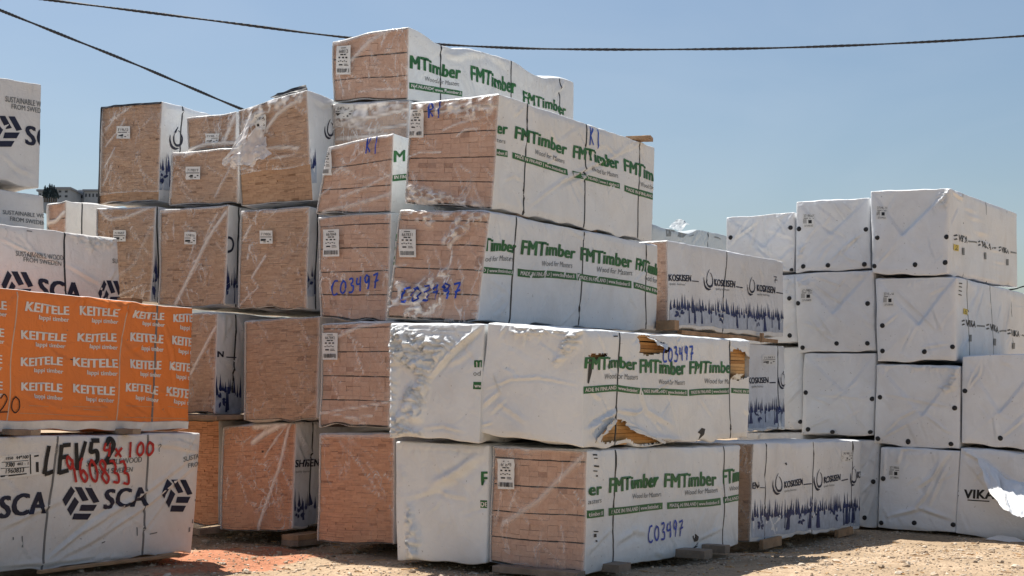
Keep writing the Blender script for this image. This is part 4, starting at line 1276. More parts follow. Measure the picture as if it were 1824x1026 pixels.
green(b, [('FMTimber', (1040, 658), (1131, 658), 22), ('FMTimber', (1136, 664), (1217, 667), 25), ('FMTimbe', (1224, 668), (1299, 664), 23)],
      [('Wood for Masters', (1075, 676), (1133, 675), 10), ('Wood for Masters', (1172, 684), (1216, 685), 9), ('Wood for Ma', (1254, 684), (1297, 683), 9)],
      [([(1039, 689), (1098, 685), (1098, 697), (1039, 702)], 'ADE IN FINLAND', .04, .95), ([(1098, 685), (1137, 690), (1137, 701), (1098, 697)], 'www.fmtimber.fi', .05, .95),
       ([(1139, 690), (1221, 694), (1221, 705), (1139, 702)], BAN, .04, .96), ([(1224, 694), (1299, 690), (1299, 701), (1224, 705)], BAN, .04, .96), ([(1302, 690), (1338, 694), (1338, 703), (1302, 699)], 'MADE IN FIN', .1, .97)])
b.write('handwriting', 'side', 'C03497', (1178, 644), (1233, 643), 27, 0.021, 'marker_blue', 5)
b.quad('tear', 'side', [(1046, 634), (1054, 640), (1052, 664), (1048, 684), (1046, 682)], 'ink_black', 0.004)
b.quad('tear', 'side', [(1241, 770), (1248, 762), (1254, 764), (1252, 776), (1243, 786), (1246, 774)], 'ink_black', 0.004)
b.quad('stamp', 'side', [(1090, 599), (1097, 599), (1097, 601), (1090, 601)], 'ink_black', 0.005)
b.flush()

S_ = lambda px, py, o: b.surf('side', [b.loc('side', px, py)[0]], [b.loc('side', px, py)[1]], o)[0]
patch('torn_flap', [S_(1148, 595, 0.006), S_(1188, 614, 0.006), S_(1180, 622, 0.05), S_(1152, 603, 0.06)], 12, M['wrap_green'], b.root, 0.012, 0, 21)
patch('torn_flap', [S_(1300, 672, 0.006), S_(1318, 676, 0.006), S_(1316, 664, 0.05), S_(1303, 664, 0.045)], 10, M['wrap_green'], b.root, 0.012, 0, 22)
patch('torn_flap', [S_(1062, 788, 0.01), S_(1096, 748, 0.01), S_(1088, 746, 0.06), S_(1056, 778, 0.06)], 14, M['wrap_green'], b.root, 0.018, 0, 23)
patch('torn_flap', [S_(1112, 752, 0.008), S_(1180, 786, 0.008), S_(1178, 796, 0.06), S_(1112, 764, 0.05)], 16, M['wrap_green'], b.root, 0.016, 0, 24)

b = Bundle('brown ended bundle with a white tag left of the crumpled sunlit sheet', 14.2, (697, 574, 695, 761), (572, 577, 567, 757), 3.7, group=GB, board=(0.1, 0.05), layers=5, phi=28, dense_len=0.4)
b.crease('end', [(598, 602), (640, 584), (692, 573)], 0.022, 0.014, 0.55).crease('end', [(590, 588), (615, 575)], 0.01, 0.008, 0.45).crease('end', [(568, 735), (630, 728), (692, 715)], 0.012, 0.012, 0.6).crease('end', [(568, 732), (625, 744), (665, 741)], 0.012, 0.012, 0.6).crease('end', [(620, 742), (655, 755)], 0.014, 0.01, 0.4)
b.build(); b.flush(); b.label('end', 574, 594, 602, 642, '667842')

# ---- front stack, third row
b = Bundle('third row bundle with bright crumpled film and a blue handwritten number', 13.42, (874, 377, 850, 573), (712, 373, 687, 566), (1172, 438, 1169, 590), group=GF, board=(0.105, 0.05), layers=5, cell=0.019, film='film')
b.crinkle('end', [(692, 500), (735, 512), (770, 490), (800, 478), (806, 520), (760, 566), (688, 564)], 0.030, 0.07)
b.crinkle('end', [(786, 432), (812, 392), (868, 378), (862, 392), (838, 405), (800, 440)], 0.030, 0.06)
b.crinkle('end', [(712, 374), (868, 378), (868, 384), (770, 388), (775, 402), (755, 402), (735, 384)], 0.028, 0.05)
b.crease('end', [(800, 415), (806, 455), (800, 480), (798, 530)], 0.010, 0.012, 0.75).crease('end', [(737, 530), (733, 566)], 0.008, 0.008, 0.6).crease('end', [(762, 540), (758, 570)], 0.008, 0.008, 0.5).crease('end', [(700, 476), (722, 474)], 0.01, 0.01, 0.6)
b.crease('side', [(1030, 545), (985, 590)], 0.016, 0.012).crease('side', [(905, 535), (885, 570)], 0.02, 0.01).crease('side', [(1010, 408), (1030, 420), (1042, 425)], 0.014, 0.01).crease('side', [(1115, 520), (1135, 555)], 0.014, 0.01)
b.strap((920, 385, 907, 573), (1041, 411, 1031, 578), (1151, 434, 1150, 588)); b.build()
green(b, [('Timber', (859, 445), (917, 452), 24), ('FMTimber', (925, 452), (1022, 460), 25), ('FMTimber', (1031, 462), (1122, 478), 25), ('FMTimb', (1129, 481), (1172, 492), 24)],
      [('ood for Masters', (859, 465), (913, 466), 10), ('Wood for Masters', (962, 474), (1017, 477), 10), ('Wood for Masters', (1061, 483), (1123, 491), 10), ('ood for', (1149, 500), (1170, 505), 10)],
      [([(853, 474), (914, 481), (914, 491), (853, 486)], 'ND | www.fmtimber.fi', .02, .97), ([(920, 478), (1024, 487), (1024, 499), (920, 492)], BAN, .04, .96), ([(1026, 486), (1122, 500), (1122, 513), (1026, 499)], BAN, .04, .96), ([(1126, 502), (1171, 514), (1171, 526), (1126, 513)], 'MADE IN FIN', .06, .97)])
b.write('handwriting', 'end', 'C03497', (717, 539), (824, 531), 27, 0.021, 'marker_blue', 7, off=0.014)
for x0, y0, x1, y1 in ((706, 417, 709, 430), (703, 441, 706, 446), (700, 458, 704, 464), (698, 468, 703, 474)):
    b.quad('print_edge', 'end', [(x0, y0), (x1, y0), (x1 - 2, y1), (x0 - 2, y1)], 'ink_green', 0.006)
b.flush(); b.label('end', 713, 409, 741, 459, '667831')

b = Bundle('flat brown ended bundle with a blue handwritten number, third row', 14.4, (697, 378, 690, 571), (566, 387, 569, 567), 3.7, group=GB, board=(0.1, 0.05), layers=5, phi=28, dense_len=0.4)
b.crease('end', [(570, 387), (615, 378), (660, 370), (697, 379)], 0.03, 0.016, 0.75).crease('end', [(580, 460), (592, 452)], 0.01, 0.006, 0.3)
b.build(); b.write('handwriting', 'end', 'C03497', (592, 526), (677, 513), 26, 0.020, 'marker_blue', 9, off=0.010)
b.flush(); b.label('end', 577, 409, 606, 457, '667844')

# ---- front stack, fourth row and top
b = Bundle('big fourth row bundle carrying blue handwriting on its end and its white side', 13.52, (890, 167, 877, 372), (730, 185, 720, 363), (1166, 262, 1161, 431), group=GF, board=(0.105, 0.05), layers=5, cell=0.019)
b.crinkle('end', [(735, 187), (886, 168), (886, 200), (850, 214), (800, 207), (745, 200)], 0.017, 0.07)
b.crinkle('end', [(722, 330), (755, 336), (800, 348), (862, 364), (855, 372), (722, 365)], 0.030, 0.05)
b.crease('end', [(790, 233), (815, 222), (845, 214)], 0.014, 0.010, 0.5).crease('end', [(725, 280), (752, 270), (786, 270)], 0.010, 0.008, 0.6).crease('end', [(815, 243), (830, 232), (852, 230)], 0.012, 0.01, 0.5).crease('end', [(726, 247), (745, 236)], 0.012, 0.01, 0.5)
b.crease('side', [(940, 366), (1000, 322), (1060, 292), (1138, 256)], 0.022, 0.018).crease('side', [(1000, 330), (1050, 300), (1080, 285)], 0.02, -0.014).crease('side', [(895, 320), (915, 312), (932, 322)], 0.012, 0.01).crease('side', [(915, 205), (930, 190)], 0.014, 0.012)
b.strap((939, 188, 932, 373), (1044, 224, 1039, 398), (1139, 254, 1135, 424)); b.build()
green(b, [('er', (884, 235), (902, 239), 19), ('FMTimber', (914, 247), (1007, 275), 23), ('FMTimber', (1018, 279), (1100, 302), 22), ('FMTim', (1109, 304), (1162, 321), 22)],
      [('ters', (884, 251), (899, 255), 8), ('Wood for Masters', (951, 275), (1004, 291), 9), ('Wood for Masters', (1052, 305), (1097, 317), 9), ('Wood for', (1139, 331), (1162, 337), 8)],
      [([(880, 263), (903, 268), (903, 279), (880, 275)], 'mber.fi', .05, .92), ([(911, 270), (1009, 302), (1009, 313), (911, 281)], BAN, .04, .96), ([(1017, 304), (1100, 327), (1100, 337), (1017, 314)], BAN, .04, .96), ([(1109, 330), (1162, 344), (1162, 356), (1109, 341)], 'MADE IN FINLAND', .05, .97)])
b.write('handwriting', 'end', 'R1', (763, 212), (791, 207), 26, 0.019, 'marker_blue', 11, off=0.012)
b.write('handwriting', 'side', 'K1', (1046, 258), (1066, 264), 33, 0.020, 'marker_blue', 12)
b.flush(); b.label('end', 728, 197, 756, 246, '667830')

b = Bundle('fourth row brown ended bundle marked in blue at its upper right corner', 14.45, (702, 237, 697, 378), (584, 262, 561, 380), 3.7, group=GB, board=(0.1, 0.05), layers=5, phi=28, dense_len=0.8)
b.crease('end', [(585, 266), (650, 250), (700, 240)], 0.022, 0.016, 0.75).crease('end', [(605, 352), (650, 335), (697, 312)], 0.016, 0.014, 0.5).crease('end', [(575, 378), (640, 362), (697, 345)], 0.022, 0.014, 0.45).crease('end', [(594, 310), (608, 300), (622, 308)], 0.02, 0.016, 0.55).crease('end', [(570, 350), (590, 335)], 0.016, 0.01, 0.4).crease('end', [(640, 320), (670, 318)], 0.012, 0.01, 0.3)
b.build(); b.write('handwriting', 'end', 'K1', (651, 276), (678, 272), 28, 0.017, 'marker_blue', 14, off=0.012)
b.text('lettering', 'side', 'M', (701, 290), (720, 288), 21, 'ink_green', bold=0.02); b.quad('banner', 'side', [(699, 313), (722, 311), (722, 322), (699, 324)], 'ink_green')
b.text('banner_lettering', 'side', 'IN FIN', (701, 320), (720, 319), 6, 'ink_white', bold=0.012, off=0.0075, parent='banner')
b.flush(); b.label('end', 569, 266, 592, 314, '667826')

b = Bundle('low bundle in loose milky film squeezed under the topmost bundle', 15.18, (729, 178, 727, 262), (592, 184, 592, 266), 3.7, group=GF, board=(0.1, 0.05), wood='wood_brown', film='film_heavy', dense_len=0.4)
b.crinkle('end', [(596, 180), (725, 175), (725, 188), (660, 205), (640, 225), (598, 220)], 0.016, 0.07)
b.crease('end', [(593, 182), (660, 188), (725, 170)], 0.03, 0.03, 0.8).crease('end', [(600, 222), (640, 212), (680, 206), (728, 195)], 0.016, 0.018, 0.6).crease('end', [(600, 220), (660, 232), (725, 222)], 0.014, 0.012, 0.45).crease('end', [(600, 248), (690, 240)], 0.02, 0.012, 0.5)
b.build(); b.flush(); b.label('end', 601, 186, 632, 211, '667841', 'wide')

b = Bundle('topmost bundle of the front stack, bulging white top against the sky', 15.2, (728, 62, 726, 174), (591, 80, 592, 180), (1022, 158, 1020, 270), group=GF, board=(0.11, 0.05), layers=5, top_lump=0.085, n_crease=13)
b.crease('end', [(626, 110), (660, 84), (695, 68), (722, 62)], 0.024, 0.018, 0.5).crease('end', [(682, 88), (690, 66)], 0.012, 0.012, 0.6).crease('end', [(605, 135), (612, 170)], 0.012, 0.008, 0.4).crease('end', [(620, 140), (624, 165)], 0.010, 0.008, 0.4).crease('end', [(640, 165), (680, 158), (710, 158)], 0.012, 0.01, 0.4).crease('end', [(592, 84), (640, 74), (700, 64)], 0.028, 0.02, 0.65)
b.crease('side', [(790, 95), (830, 112)], 0.02, 0.014).crease('side', [(800, 100), (870, 108), (905, 130)], 0.03, 0.018).crease('side', [(985, 170), (1005, 160)], 0.02, 0.02)
b.strap((785, 86, 785, 180), (911, 128, 911, 240), (996, 156, 996, 262)); b.build()
green(b, [('MTimber', (730, 121), (818, 141), 22), ('FMTimber', (836, 142), (918, 168), 20), ('FMTimber', (930, 179), (1006, 206), 18)],
      [('Wood for Masters', (756, 144), (816, 153), 8)], [([(728, 146), (822, 162), (822, 172), (728, 157)], 'N FINLAND | www.fmtimber.fi', .03, .96)])
b.flush(); b.label('end', 601, 88, 626, 134, '668013')

# ---- brown columns, bottom row
def trees_strip(b, xl, xr, tl, tr, bl, br, n, seed): b.forest('side', xl, xr, tl, tr, bl, br, n, seed)

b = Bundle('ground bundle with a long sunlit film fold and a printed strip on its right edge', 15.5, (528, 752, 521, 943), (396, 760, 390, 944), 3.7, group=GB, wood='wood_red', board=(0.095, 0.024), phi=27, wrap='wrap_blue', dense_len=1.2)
b.crease('end', [(516, 756), (500, 830), (478, 890), (460, 942)], 0.020, 0.02, 0.8).crease('end', [(510, 757), (480, 800), (470, 815)], 0.014, 0.016, 0.55).crease('end', [(430, 790), (450, 775)], 0.012, 0.01, 0.4)
b.crease('end', [(455, 758), (480, 755), (508, 754)], 0.05, 0.03, 0.95).crease('end', [(498, 758), (470, 772), (450, 788)], 0.04, 0.03, 0.85)
b.crease('side', [(530, 765), (545, 800), (560, 812)], 0.02, 0.02).crease('side', [(532, 790), (550, 830)], 0.02, -0.018)
b.strap((556, 752, 550, 938)); b.build()
b.text('lettering', 'side', 'SHISEN', (525, 832), (566, 831), 13, 'ink_navy', bold=0.02); b.text('slogan', 'side', 'quality business', (526, 842), (553, 841), 4, 'ink_grey')
trees_strip(b, 524, 562, 868, 866, 938, 934, 5, 31)
b.flush()

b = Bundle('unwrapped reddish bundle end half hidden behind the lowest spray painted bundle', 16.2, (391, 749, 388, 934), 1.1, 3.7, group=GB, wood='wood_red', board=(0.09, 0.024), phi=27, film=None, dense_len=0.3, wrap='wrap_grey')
b.build()

# ---- brown columns, second row
b = Bundle('dull brown bundle with a grey fir print strip right of the orange bundle', 15.9, (388, 557, 383, 737), 1.1, 3.7, group=GB, wood='wood_brown', board=(0.095, 0.024), phi=27, wrap='wrap_blue', dense_len=1.4)
b.crease('end', [(386, 580), (365, 622), (341, 665)], 0.020, 0.016, 0.7).crease('side', [(400, 560), (398, 600)], 0.03, 0.02).crease('side', [(425, 570), (432, 605)], 0.02, 0.02).crease('side', [(400, 640), (425, 670)], 0.02, 0.012)
b.strap((420, 555, 412, 738)); b.build()
b.text('lettering', 'side', 'N', (387, 636), (397, 636), 11, 'ink_navy', bold=0.03); b.quad('tagline', 'side', [(402, 635), (420, 636), (420, 638), (402, 637)], 'ink_navy')
b.forest('side', 383, 428, 662, 664, 735, 738, 6, 33)
b.flush()

b = Bundle('bare brown bundle of thin boards in the middle of the stack, no printed strip', 15.2, (570, 563, 565, 747), (436, 571, 434, 751), 3.7, group=GB, wood='wood_brown', board=(0.095, 0.024), phi=27, dense_len=0.4, wrap='wrap_grey', film='film')
b.crease('end', [(540, 735), (560, 715)], 0.02, 0.01, 0.25)
b.build()

# ---- brown columns, third row
b = Bundle('dark brown bundle partly behind the upper left lettered bundle, third row', 16.7, (279, 367, 269, 540), (171, 372, 172, 535), 3.7, group=GB, wood='wood_brown', board=(0.095, 0.024), phi=27, wrap='wrap_blue', dense_len=0.8)
b.crease('end', [(180, 376), (195, 392), (225, 388), (270, 368)], 0.025, 0.018, 0.5).crease('end', [(200, 500), (240, 470), (275, 400)], 0.03, 0.014, 0.2).crease('end', [(215, 525), (255, 508)], 0.014, 0.012, 0.4)
b.strap((281, 368, 282, 540)); b.build(); b.forest('side', 271, 282, 440, 440, 538, 538, 3, 35); b.flush(); b.label('end', 203, 411, 225, 431, '719803', 'wide')

b = Bundle('brown bundle with one broad diagonal film fold, third row', 16.0, (408, 364, 401, 543), (285, 374, 281, 545), 3.7, group=GB, wood='wood_brown', board=(0.095, 0.024), phi=27, wrap='wrap_blue', dense_len=0.9)
b.crease('end', [(403, 378), (372, 425), (345, 480), (312, 542)], 0.028, 0.022, 0.6).crease('end', [(388, 380), (365, 430)], 0.02, 0.014, 0.35).crease('end', [(290, 378), (340, 372), (400, 366)], 0.02, 0.012, 0.45)
b.strap((426, 366, 421, 543)); b.build()
v, f = ribbon_geo(b.locs('side', [(403, 422), (412, 425), (415, 435), (412, 446), (402, 450)]), 0.03); b.put('emblem', 'side', v, f, 'ink_navy')
b.forest('side', 402, 424, 470, 472, 540, 540, 4, 37); b.flush(); b.label('end', 329, 414, 350, 436, '719816', 'wide')

b = Bundle('brown bundle with short vertical film glints, third row beside the numbered one', 15.3, (551, 367, 547, 550), (427, 376, 423, 548), 3.7, group=GB, wood='wood_brown', board=(0.095, 0.024), phi=27, wrap='wrap_blue', dense_len=0.6)
b.crease('end', [(434, 428), (448, 402)], 0.016, 0.016, 0.6).crease('end', [(441, 462), (447, 435)], 0.012, 0.012, 0.6).crease('end', [(450, 494), (474, 455)], 0.016, 0.014, 0.6).crease('end', [(450, 495), (460, 512), (425, 545)], 0.012, 0.012, 0.5).crease('end', [(470, 380), (500, 376), (548, 370)], 0.02, 0.012, 0.4).crease('end', [(428, 380), (441, 388)], 0.02, 0.014, 0.5)
b.strap((566, 366, 563, 548)); b.build(); b.forest('side', 547, 563, 462, 464, 528, 528, 2, 39); b.flush(); b.label('end', 464, 412, 487, 435, '719806', 'wide')

# ---- brown columns, fourth row
b = Bundle('tall brown bundle outlined in black against the sky, leftmost of its row', 16.9, (289, 180, 283, 358), (180, 190, 174, 361), 3.7, group=GB, wood='wood_brown', board=(0.095, 0.024), phi=27, wrap='wrap_blue', dense_len=1.4, film_to=0.07)
for (x0, y0, x1, y1) in ((190, 232, 208, 200), (188, 262, 222, 212), (186, 300, 205, 262), (184, 330, 200, 290), (196, 215, 235, 190)):
    b.crease('end', [(x0, y0), ((x0 + x1) / 2 + 2, (y0 + y1) / 2), (x1, y1)], 0.014, 0.014, 0.5)
b.crease('end', [(230, 355), (242, 340), (280, 345)], 0.012, 0.01, 0.45).crease('end', [(255, 225), (270, 210)], 0.012, 0.01, 0.3).crease('end', [(177, 350), (182, 260), (182, 200)], 0.03, 0.014, 0.5)
b.strap((324, 196, 318, 355)); b.build()
b.emblem_drop('side', 301, 226, 325, 266); b.forest('side', 283, 312, 268, 270, 338, 340, 4, 41)
t = np.linspace(0.01, b.H - 0.02, 20); b.ribbon3('edge_lining', 'end', np.full(20, 0.010), t, 0.03, M['black_sheet'], 0.012)
t = np.linspace(0.01, b.W - 0.01, 20); b.ribbon3('edge_lining', 'end', t, np.full(20, b.H - 0.012), 0.03, M['black_sheet'], 0.012)
b.flush(); b.label('end', 208, 224, 231, 246, '719822', 'wide')

b = Bundle('small lower brown bundle of the stacked pair in the gap, fourth row', 16.1, (425, 263, 424, 361), (306, 271, 301, 365), 3.7, group=GB, wood='wood_brown', board=(0.095, 0.024), phi=27, wrap='wrap_grey', dense_len=0.4)
b.crease('end', [(330, 278), (345, 272)], 0.02, 0.02, 0.7).crease('end', [(385, 350), (405, 310), (420, 280)], 0.02, 0.012, 0.35).crease('end', [(308, 275), (350, 270), (420, 262)], 0.022, 0.02, 0.6).crease('end', [(308, 290), (306, 350)], 0.02, 0.014, 0.4)
b.build(); b.label('end', 333, 297, 358, 320, '719819', 'wide')
b = Bundle('small upper brown bundle sagging on top of the stacked pair in the gap', 16.3, (421, 199, 422, 262), (333, 213, 334, 270), 3.7, group=GB, wood='wood_brown', board=(0.095, 0.024), phi=27, wrap='wrap_grey', dense_len=0.5, top_lump=0.03)
b.crease('end', [(402, 250), (412, 225), (420, 205)], 0.03, 0.02, 0.65).crease('end', [(336, 268), (370, 258), (420, 255)], 0.024, 0.03, 0.8).crease('end', [(336, 216), (370, 208), (420, 200)], 0.02, 0.012, 0.4)
b.build(); b.label('end', 367, 238, 391, 256, '719818', 'wide')

b = Bundle('brown bundle with its film torn open over golden boards, hanging flap on the left', 15.35, (547, 163, 556, 356), (423, 196, 428, 368), 3.7, group=GB, wood='wood_brown', board=(0.1, 0.024), phi=27, wrap='wrap_blue', dense_len=1.0, film_to=0.30, top_lump=0.03)
b.crinkle('end', [(436, 186), (545, 166), (542, 185), (480, 200), (470, 225), (440, 240), (432, 222)], 0.022, 0.08)
b.crease('end', [(436, 195), (432, 235), (428, 250)], 0.02, 0.02, 0.6).crease('end', [(465, 245), (495, 205), (540, 178)], 0.026, 0.02, 0.6).crease('end', [(430, 285), (480, 282), (545, 275)], 0.010, 0.01, 0.5).crease('end', [(475, 265), (510, 262), (532, 264)], 0.02, 0.016, 0.6).crease('end', [(430, 300), (500, 312), (530, 318), (540, 290)], 0.012, 0.012, 0.6)
b.crease('side', [(556, 180), (575, 190), (590, 186)], 0.02, 0.02)
b.build()
b.emblem_drop('side', 576, 212, 592, 246); b.forest('side', 545, 562, 256, 258, 326, 326, 3, 43)
q, _ = b.local('end', np.array([0.0]), np.array([0.0]))
b.flush(); b.label('end', 457, 206, 475, 232, '719814', 'wide')
patch('loose_film', [at(466, 226, 15.6), at(394, 288, 15.35), at(426, 299, 15.4), at(480, 272, 15.4)], 26, M['film'], b.root, 0.05, 0.02, 3, attrs_haze=0.5)
patch('loose_film', [at(452, 190, 15.7), at(436, 262, 15.45), at(396, 287, 15.4), at(398, 294, 15.36)], 18, M['film'], b.root, 0.03, 0.0, 5, attrs_haze=0.6)
patch('loose_flap', [at(480, 172, 15.7), at(545, 150, 15.5), at(548, 163, 15.4), at(490, 176, 15.6)], 14, M['black_sheet'], b.root, 0.012, 0.0, 7)

b = Bundle('pale bundle with a crumpled top far behind the upper left lettered bundles', 18.2, (118, 364, 117, 525), (82, 366, 82, 525), 3.4, group=GB, wood='wood_pink', board=(0.1, 0.05), layers=5, phi=30, wrap='wrap_grey', dense_len=1.6, top_lump=0.07)
b.crease('end', [(84, 400), (100, 396), (116, 382)], 0.03, 0.02, 0.8).crease('end', [(84, 370), (86, 400)], 0.04, 0.03, 0.8)
b.strap((147, 369, 146, 520)); b.build()

# ---- left stack
def left_bundle(label, N_, R_, dR, **kw):
    return Bundle(label, None, N_, 1.15, R_, dR=dR, phi=36, group=GS, dense_end=False, end='wrap', cell=0.019, **kw)
b = left_bundle('lowest left bundle with black and red spray paint over its dark lettering', (-330, 785, -345, 1061), (357, 772, 341, 983), 14.1, wrap='wrap_grey', n_crease=9)
b.crease('side', [(82, 996), (140, 950), (200, 915), (262, 875), (350, 806)], 0.020, 0.016).crease('side', [(86, 988), (160, 925), (230, 885)], 0.016, -0.014).crease('side', [(0, 942), (60, 915), (110, 893)], 0.02, 0.014).crease('side', [(268, 790), (310, 795), (352, 805)], 0.018, 0.014).crease('side', [(275, 778), (320, 782), (355, 795)], 0.012, -0.012).crease('side', [(90, 1000), (180, 955), (255, 905), (350, 825)], 0.02, 0.016)
b.crease('side', [(0, 1010), (100, 1000), (180, 990)], 0.02, 0.012).crease('side', [(165, 1000), (190, 992), (230, 996)], 0.02, 0.014)
b.strap_mat = 'strap_grey'; b.strap((102, 780, 75, 1012), (264, 776, 254, 991), (-130, 784, -165, 1036)); b.build()
b.text('lettering', 'side', 'SCA', (-4, 924), (84, 914), 40, 'ink_navy', bold=0.022, wob=0.01); b.text('lettering', 'side', 'SCA', (181, 909), (261, 901), 36, 'ink_navy', bold=0.022, wob=0.01)
b.emblem_bars('side', 111, 865, 173, 928); b.emblem_bars('side', 286, 851, 338, 915)
b.text('slogan', 'side', 'SUSTAINABLE WOOD', (151, 831), (249, 822), 10, 'ink_grey', bold=0.005); b.text('slogan', 'side', 'FROM SWEDEN', (166, 845), (233, 839), 9, 'ink_grey', bold=0.005)
b.text('slogan', 'side', 'SUSTAI', (323, 823), (355, 817), 9, 'ink_grey', bold=0.005); b.text('slogan', 'side', 'FROI', (332, 834), (352, 831), 8, 'ink_grey', bold=0.005)
b.write('black_spray_lettering', 'side', 'LEV', (72, 850), (150, 836), 52, 0.040, 'spray_black', 21, off=0.010)
b.write('black_spray_lettering', 'side', '52', (150, 830), (204, 824), 46, 0.044, 'spray_black', 22, off=0.010)
b.write('red_spray_lettering', 'side', '4x100', (178, 814), (273, 810), 26, 0.026, 'spray_red', 23, off=0.015)
b.write('red_spray_lettering', 'side', '960833', (120, 858), (232, 862), 44, 0.026, 'spray_red', 24, off=0.015, slant=-0.35)
b.write('pencil_mark', 'side', '?', (278, 808), (286, 808), 17, 0.008, 'ink_grey', 25)
# tag with figures
P = b.locs('side', [(-40, 858), (71, 846), (68, 807), (-42, 815)])
v, f = poly_geo(P, 0.08); b.put('paper_label', 'side', v, f, 'paper', 0.006)
for s, p0, p1, c in (('1960833', (9, 843), (41, 841), 8), ('3300', (8, 832), (24, 831), 8), ('44*100', (26, 818), (48, 817), 6), ('1950', (8, 819), (21, 818), 5), ('402 - 1', (28, 829), (48, 828), 5)):
    b.text('label_print', 'side', s, p0, p1, c, 'ink_black', bold=0.01, off=0.009, parent='paper_label')
for q in ([(50, 810), (52, 810), (54, 845), (52, 845)], [(0, 823), (48, 820), (48, 821), (0, 824)], [(0, 834), (50, 832), (50, 833), (0, 835)], [(58, 812), (66, 811), (66, 814), (58, 815)], [(61, 824), (66, 824), (67, 842), (62, 842)], [(0, 847), (46, 843), (46, 845), (0, 850)], [(-30, 820), (-6, 819), (-6, 840), (-30, 842)]):
    b.quad('label_print', 'side', q, 'ink_black', 0.009, parent='paper_label')
for q in ([(242, 940), (244, 940), (244, 955), (242, 955)], [(180, 966), (186, 964), (186, 966), (180, 968)], [(265, 951), (278, 948), (278, 950), (265, 953)], [(345, 890), (352, 888), (352, 891), (345, 893)], [(340, 925), (342, 925), (342, 932), (340, 932)], [(334, 940), (337, 938), (337, 946), (334, 948)], [(21, 957), (23, 957), (23, 962), (21, 962)], [(37, 955), (39, 955), (39, 975), (37, 975)]):
    b.quad('scuff', 'side', q, 'ink_grey', 0.004)
b.flush()

b = left_bundle('orange bundle covered in rows of white lettering above the spray painted one', (-330, 478, -330, 768), (344, 549, 335, 765), 14.1, wrap='wrap_orange', wrap_top='wrap_grey', n_crease=8)
b.crease('side', [(290, 575), (305, 625), (312, 690)], 0.016, 0.014).crease('side', [(210, 715), (245, 745), (262, 760)], 0.016, 0.014).crease('side', [(35, 700), (100, 728), (190, 735)], 0.02, 0.012).crease('side', [(215, 710), (270, 740)], 0.012, -0.012).crease('side', [(165, 535), (200, 545), (225, 552)], 0.02, 0.012).crease('side', [(275, 700), (335, 705)], 0.012, 0.01)
b.crinkle('side', [(160, 532), (262, 542), (255, 556), (225, 560), (200, 552)], 0.020, 0.05)
b.strap_mat = 'strap_grey'; b.strap((279, 548, 271, 762)); b.build()
rows = [[(44, 554, 77), (139, 560, 72), (236, 566, 55), (307, 574, 37)], [(39, 602, 77), (135, 606, 75), (235, 611, 54), (304, 616, 37)],
        [(35, 649, 77), (131, 652, 75), (230, 656, 55), (300, 661, 37)], [(35, 696, 76), (130, 699, 70), (220, 699, 61), (296, 704, 41)]]
for r_ in rows:
    for i, (x, y, w) in enumerate(r_):
        s = 'KEITELE' if i < 3 else 'KEITE'
        dy = 0.075 * w
        b.text('lettering', 'side', s, (x, y), (x + w, y + dy), 15.5, 'ink_white', bold=0.026, wob=0.018)
        b.text('slogan', 'side', 'lappi timber' if i < 3 else 'lappi t', (x + w * 0.32, y + 12.5 + dy * .3), (x + w, y + 13 + dy), 8, 'ink_white', bold=0.016, wob=0.008)
    x, y, w = r_[0]
    b.text('lettering', 'side', 'KEITELE', (x - 107, y - 9), (x - 33, y - 2), 15.5, 'ink_white', bold=0.022)
    b.text('slogan', 'side', 'lappi timber', (x - 83, y + 4), (x - 33, y + 10), 8, 'ink_white', bold=0.016)
for (x0, y0, x1, y1) in ((30, 520, 11, 750), (224, 545, 204, 752)):
    A_ = b.loc('side', x1, y1); B_ = b.loc('side', x0, y0)
    tt = np.linspace(max(A_[1], 0.01), min(B_[1], b.H - 0.01), 30); b.ribbon3('pale_seam', 'side', np.interp(tt, [A_[1], B_[1]], [A_[0], B_[0]]) + 0.012 * np.sin(tt * 7) , tt, 0.010, M['strap_pale'])
s0 = np.linspace(0.03, b.Ln - 0.012, 60); b.ribbon3('white_hem', 'side', s0, np.full(60, 0.045) + 0.004 * np.sin(s0 * 9), 0.085, M['white_hem'], 0.016)
for (x0, y0, x1, y1) in ((33, 735, 190, 742), (218, 742, 330, 744), (50, 722, 85, 724), (128, 723, 190, 724), (145, 728, 177, 730), (222, 722, 276, 724), (298, 723, 334, 726)):
    b.quad('small_print', 'side', [(x0, y0), (x1, y1), (x1, y1 + 1.2), (x0, y0 + 1.2)], 'ink_peach')
b.quad('scuff', 'side', [(125, 639), (132, 640), (132, 642), (125, 641)], 'ink_black')
b.write('handwriting', 'side', '20', (-6, 734), (37, 737), 34, 0.011, 'spray_black', 28, off=0.010)
b.flush()

b = left_bundle('grey white bundle with a shiny torn corner standing behind the orange one', (-330, 354, -325, 590), (209, 426, 219, 608), 15.5, wrap='wrap_grey', n_crease=9)
b.crinkle('side', [(120, 414), (205, 428), (203, 440), (170, 440), (160, 448), (140, 432)], 0.024, 0.05)
b.crease('side', [(0, 425), (50, 448), (110, 470)], 0.016, 0.014).crease('side', [(118, 470), (150, 490), (180, 505)], 0.02, 0.014).crease('side', [(205, 480), (195, 500)], 0.02, 0.012)
b.strap((114, 414, 118, 560)); b.build()
b.text('slogan', 'side', 'SUSTAINABLE WOOD', (27, 456), (113, 464), 9, 'ink_grey', bold=0.005); b.text('slogan', 'side', 'FROM SWEDEN', (41, 466), (109, 474), 8, 'ink_grey', bold=0.005); b.text('slogan', 'side', 'SU', (199, 469), (209, 470), 8, 'ink_grey', bold=0.005)
b.emblem_bars('side', 1, 481, 56, 545); b.emblem_bars('side', 175, 497, 217, 557); b.text('lettering', 'side', 'SCA', (68, 533), (146, 542), 38, 'ink_navy', bold=0.022, wob=0.01)
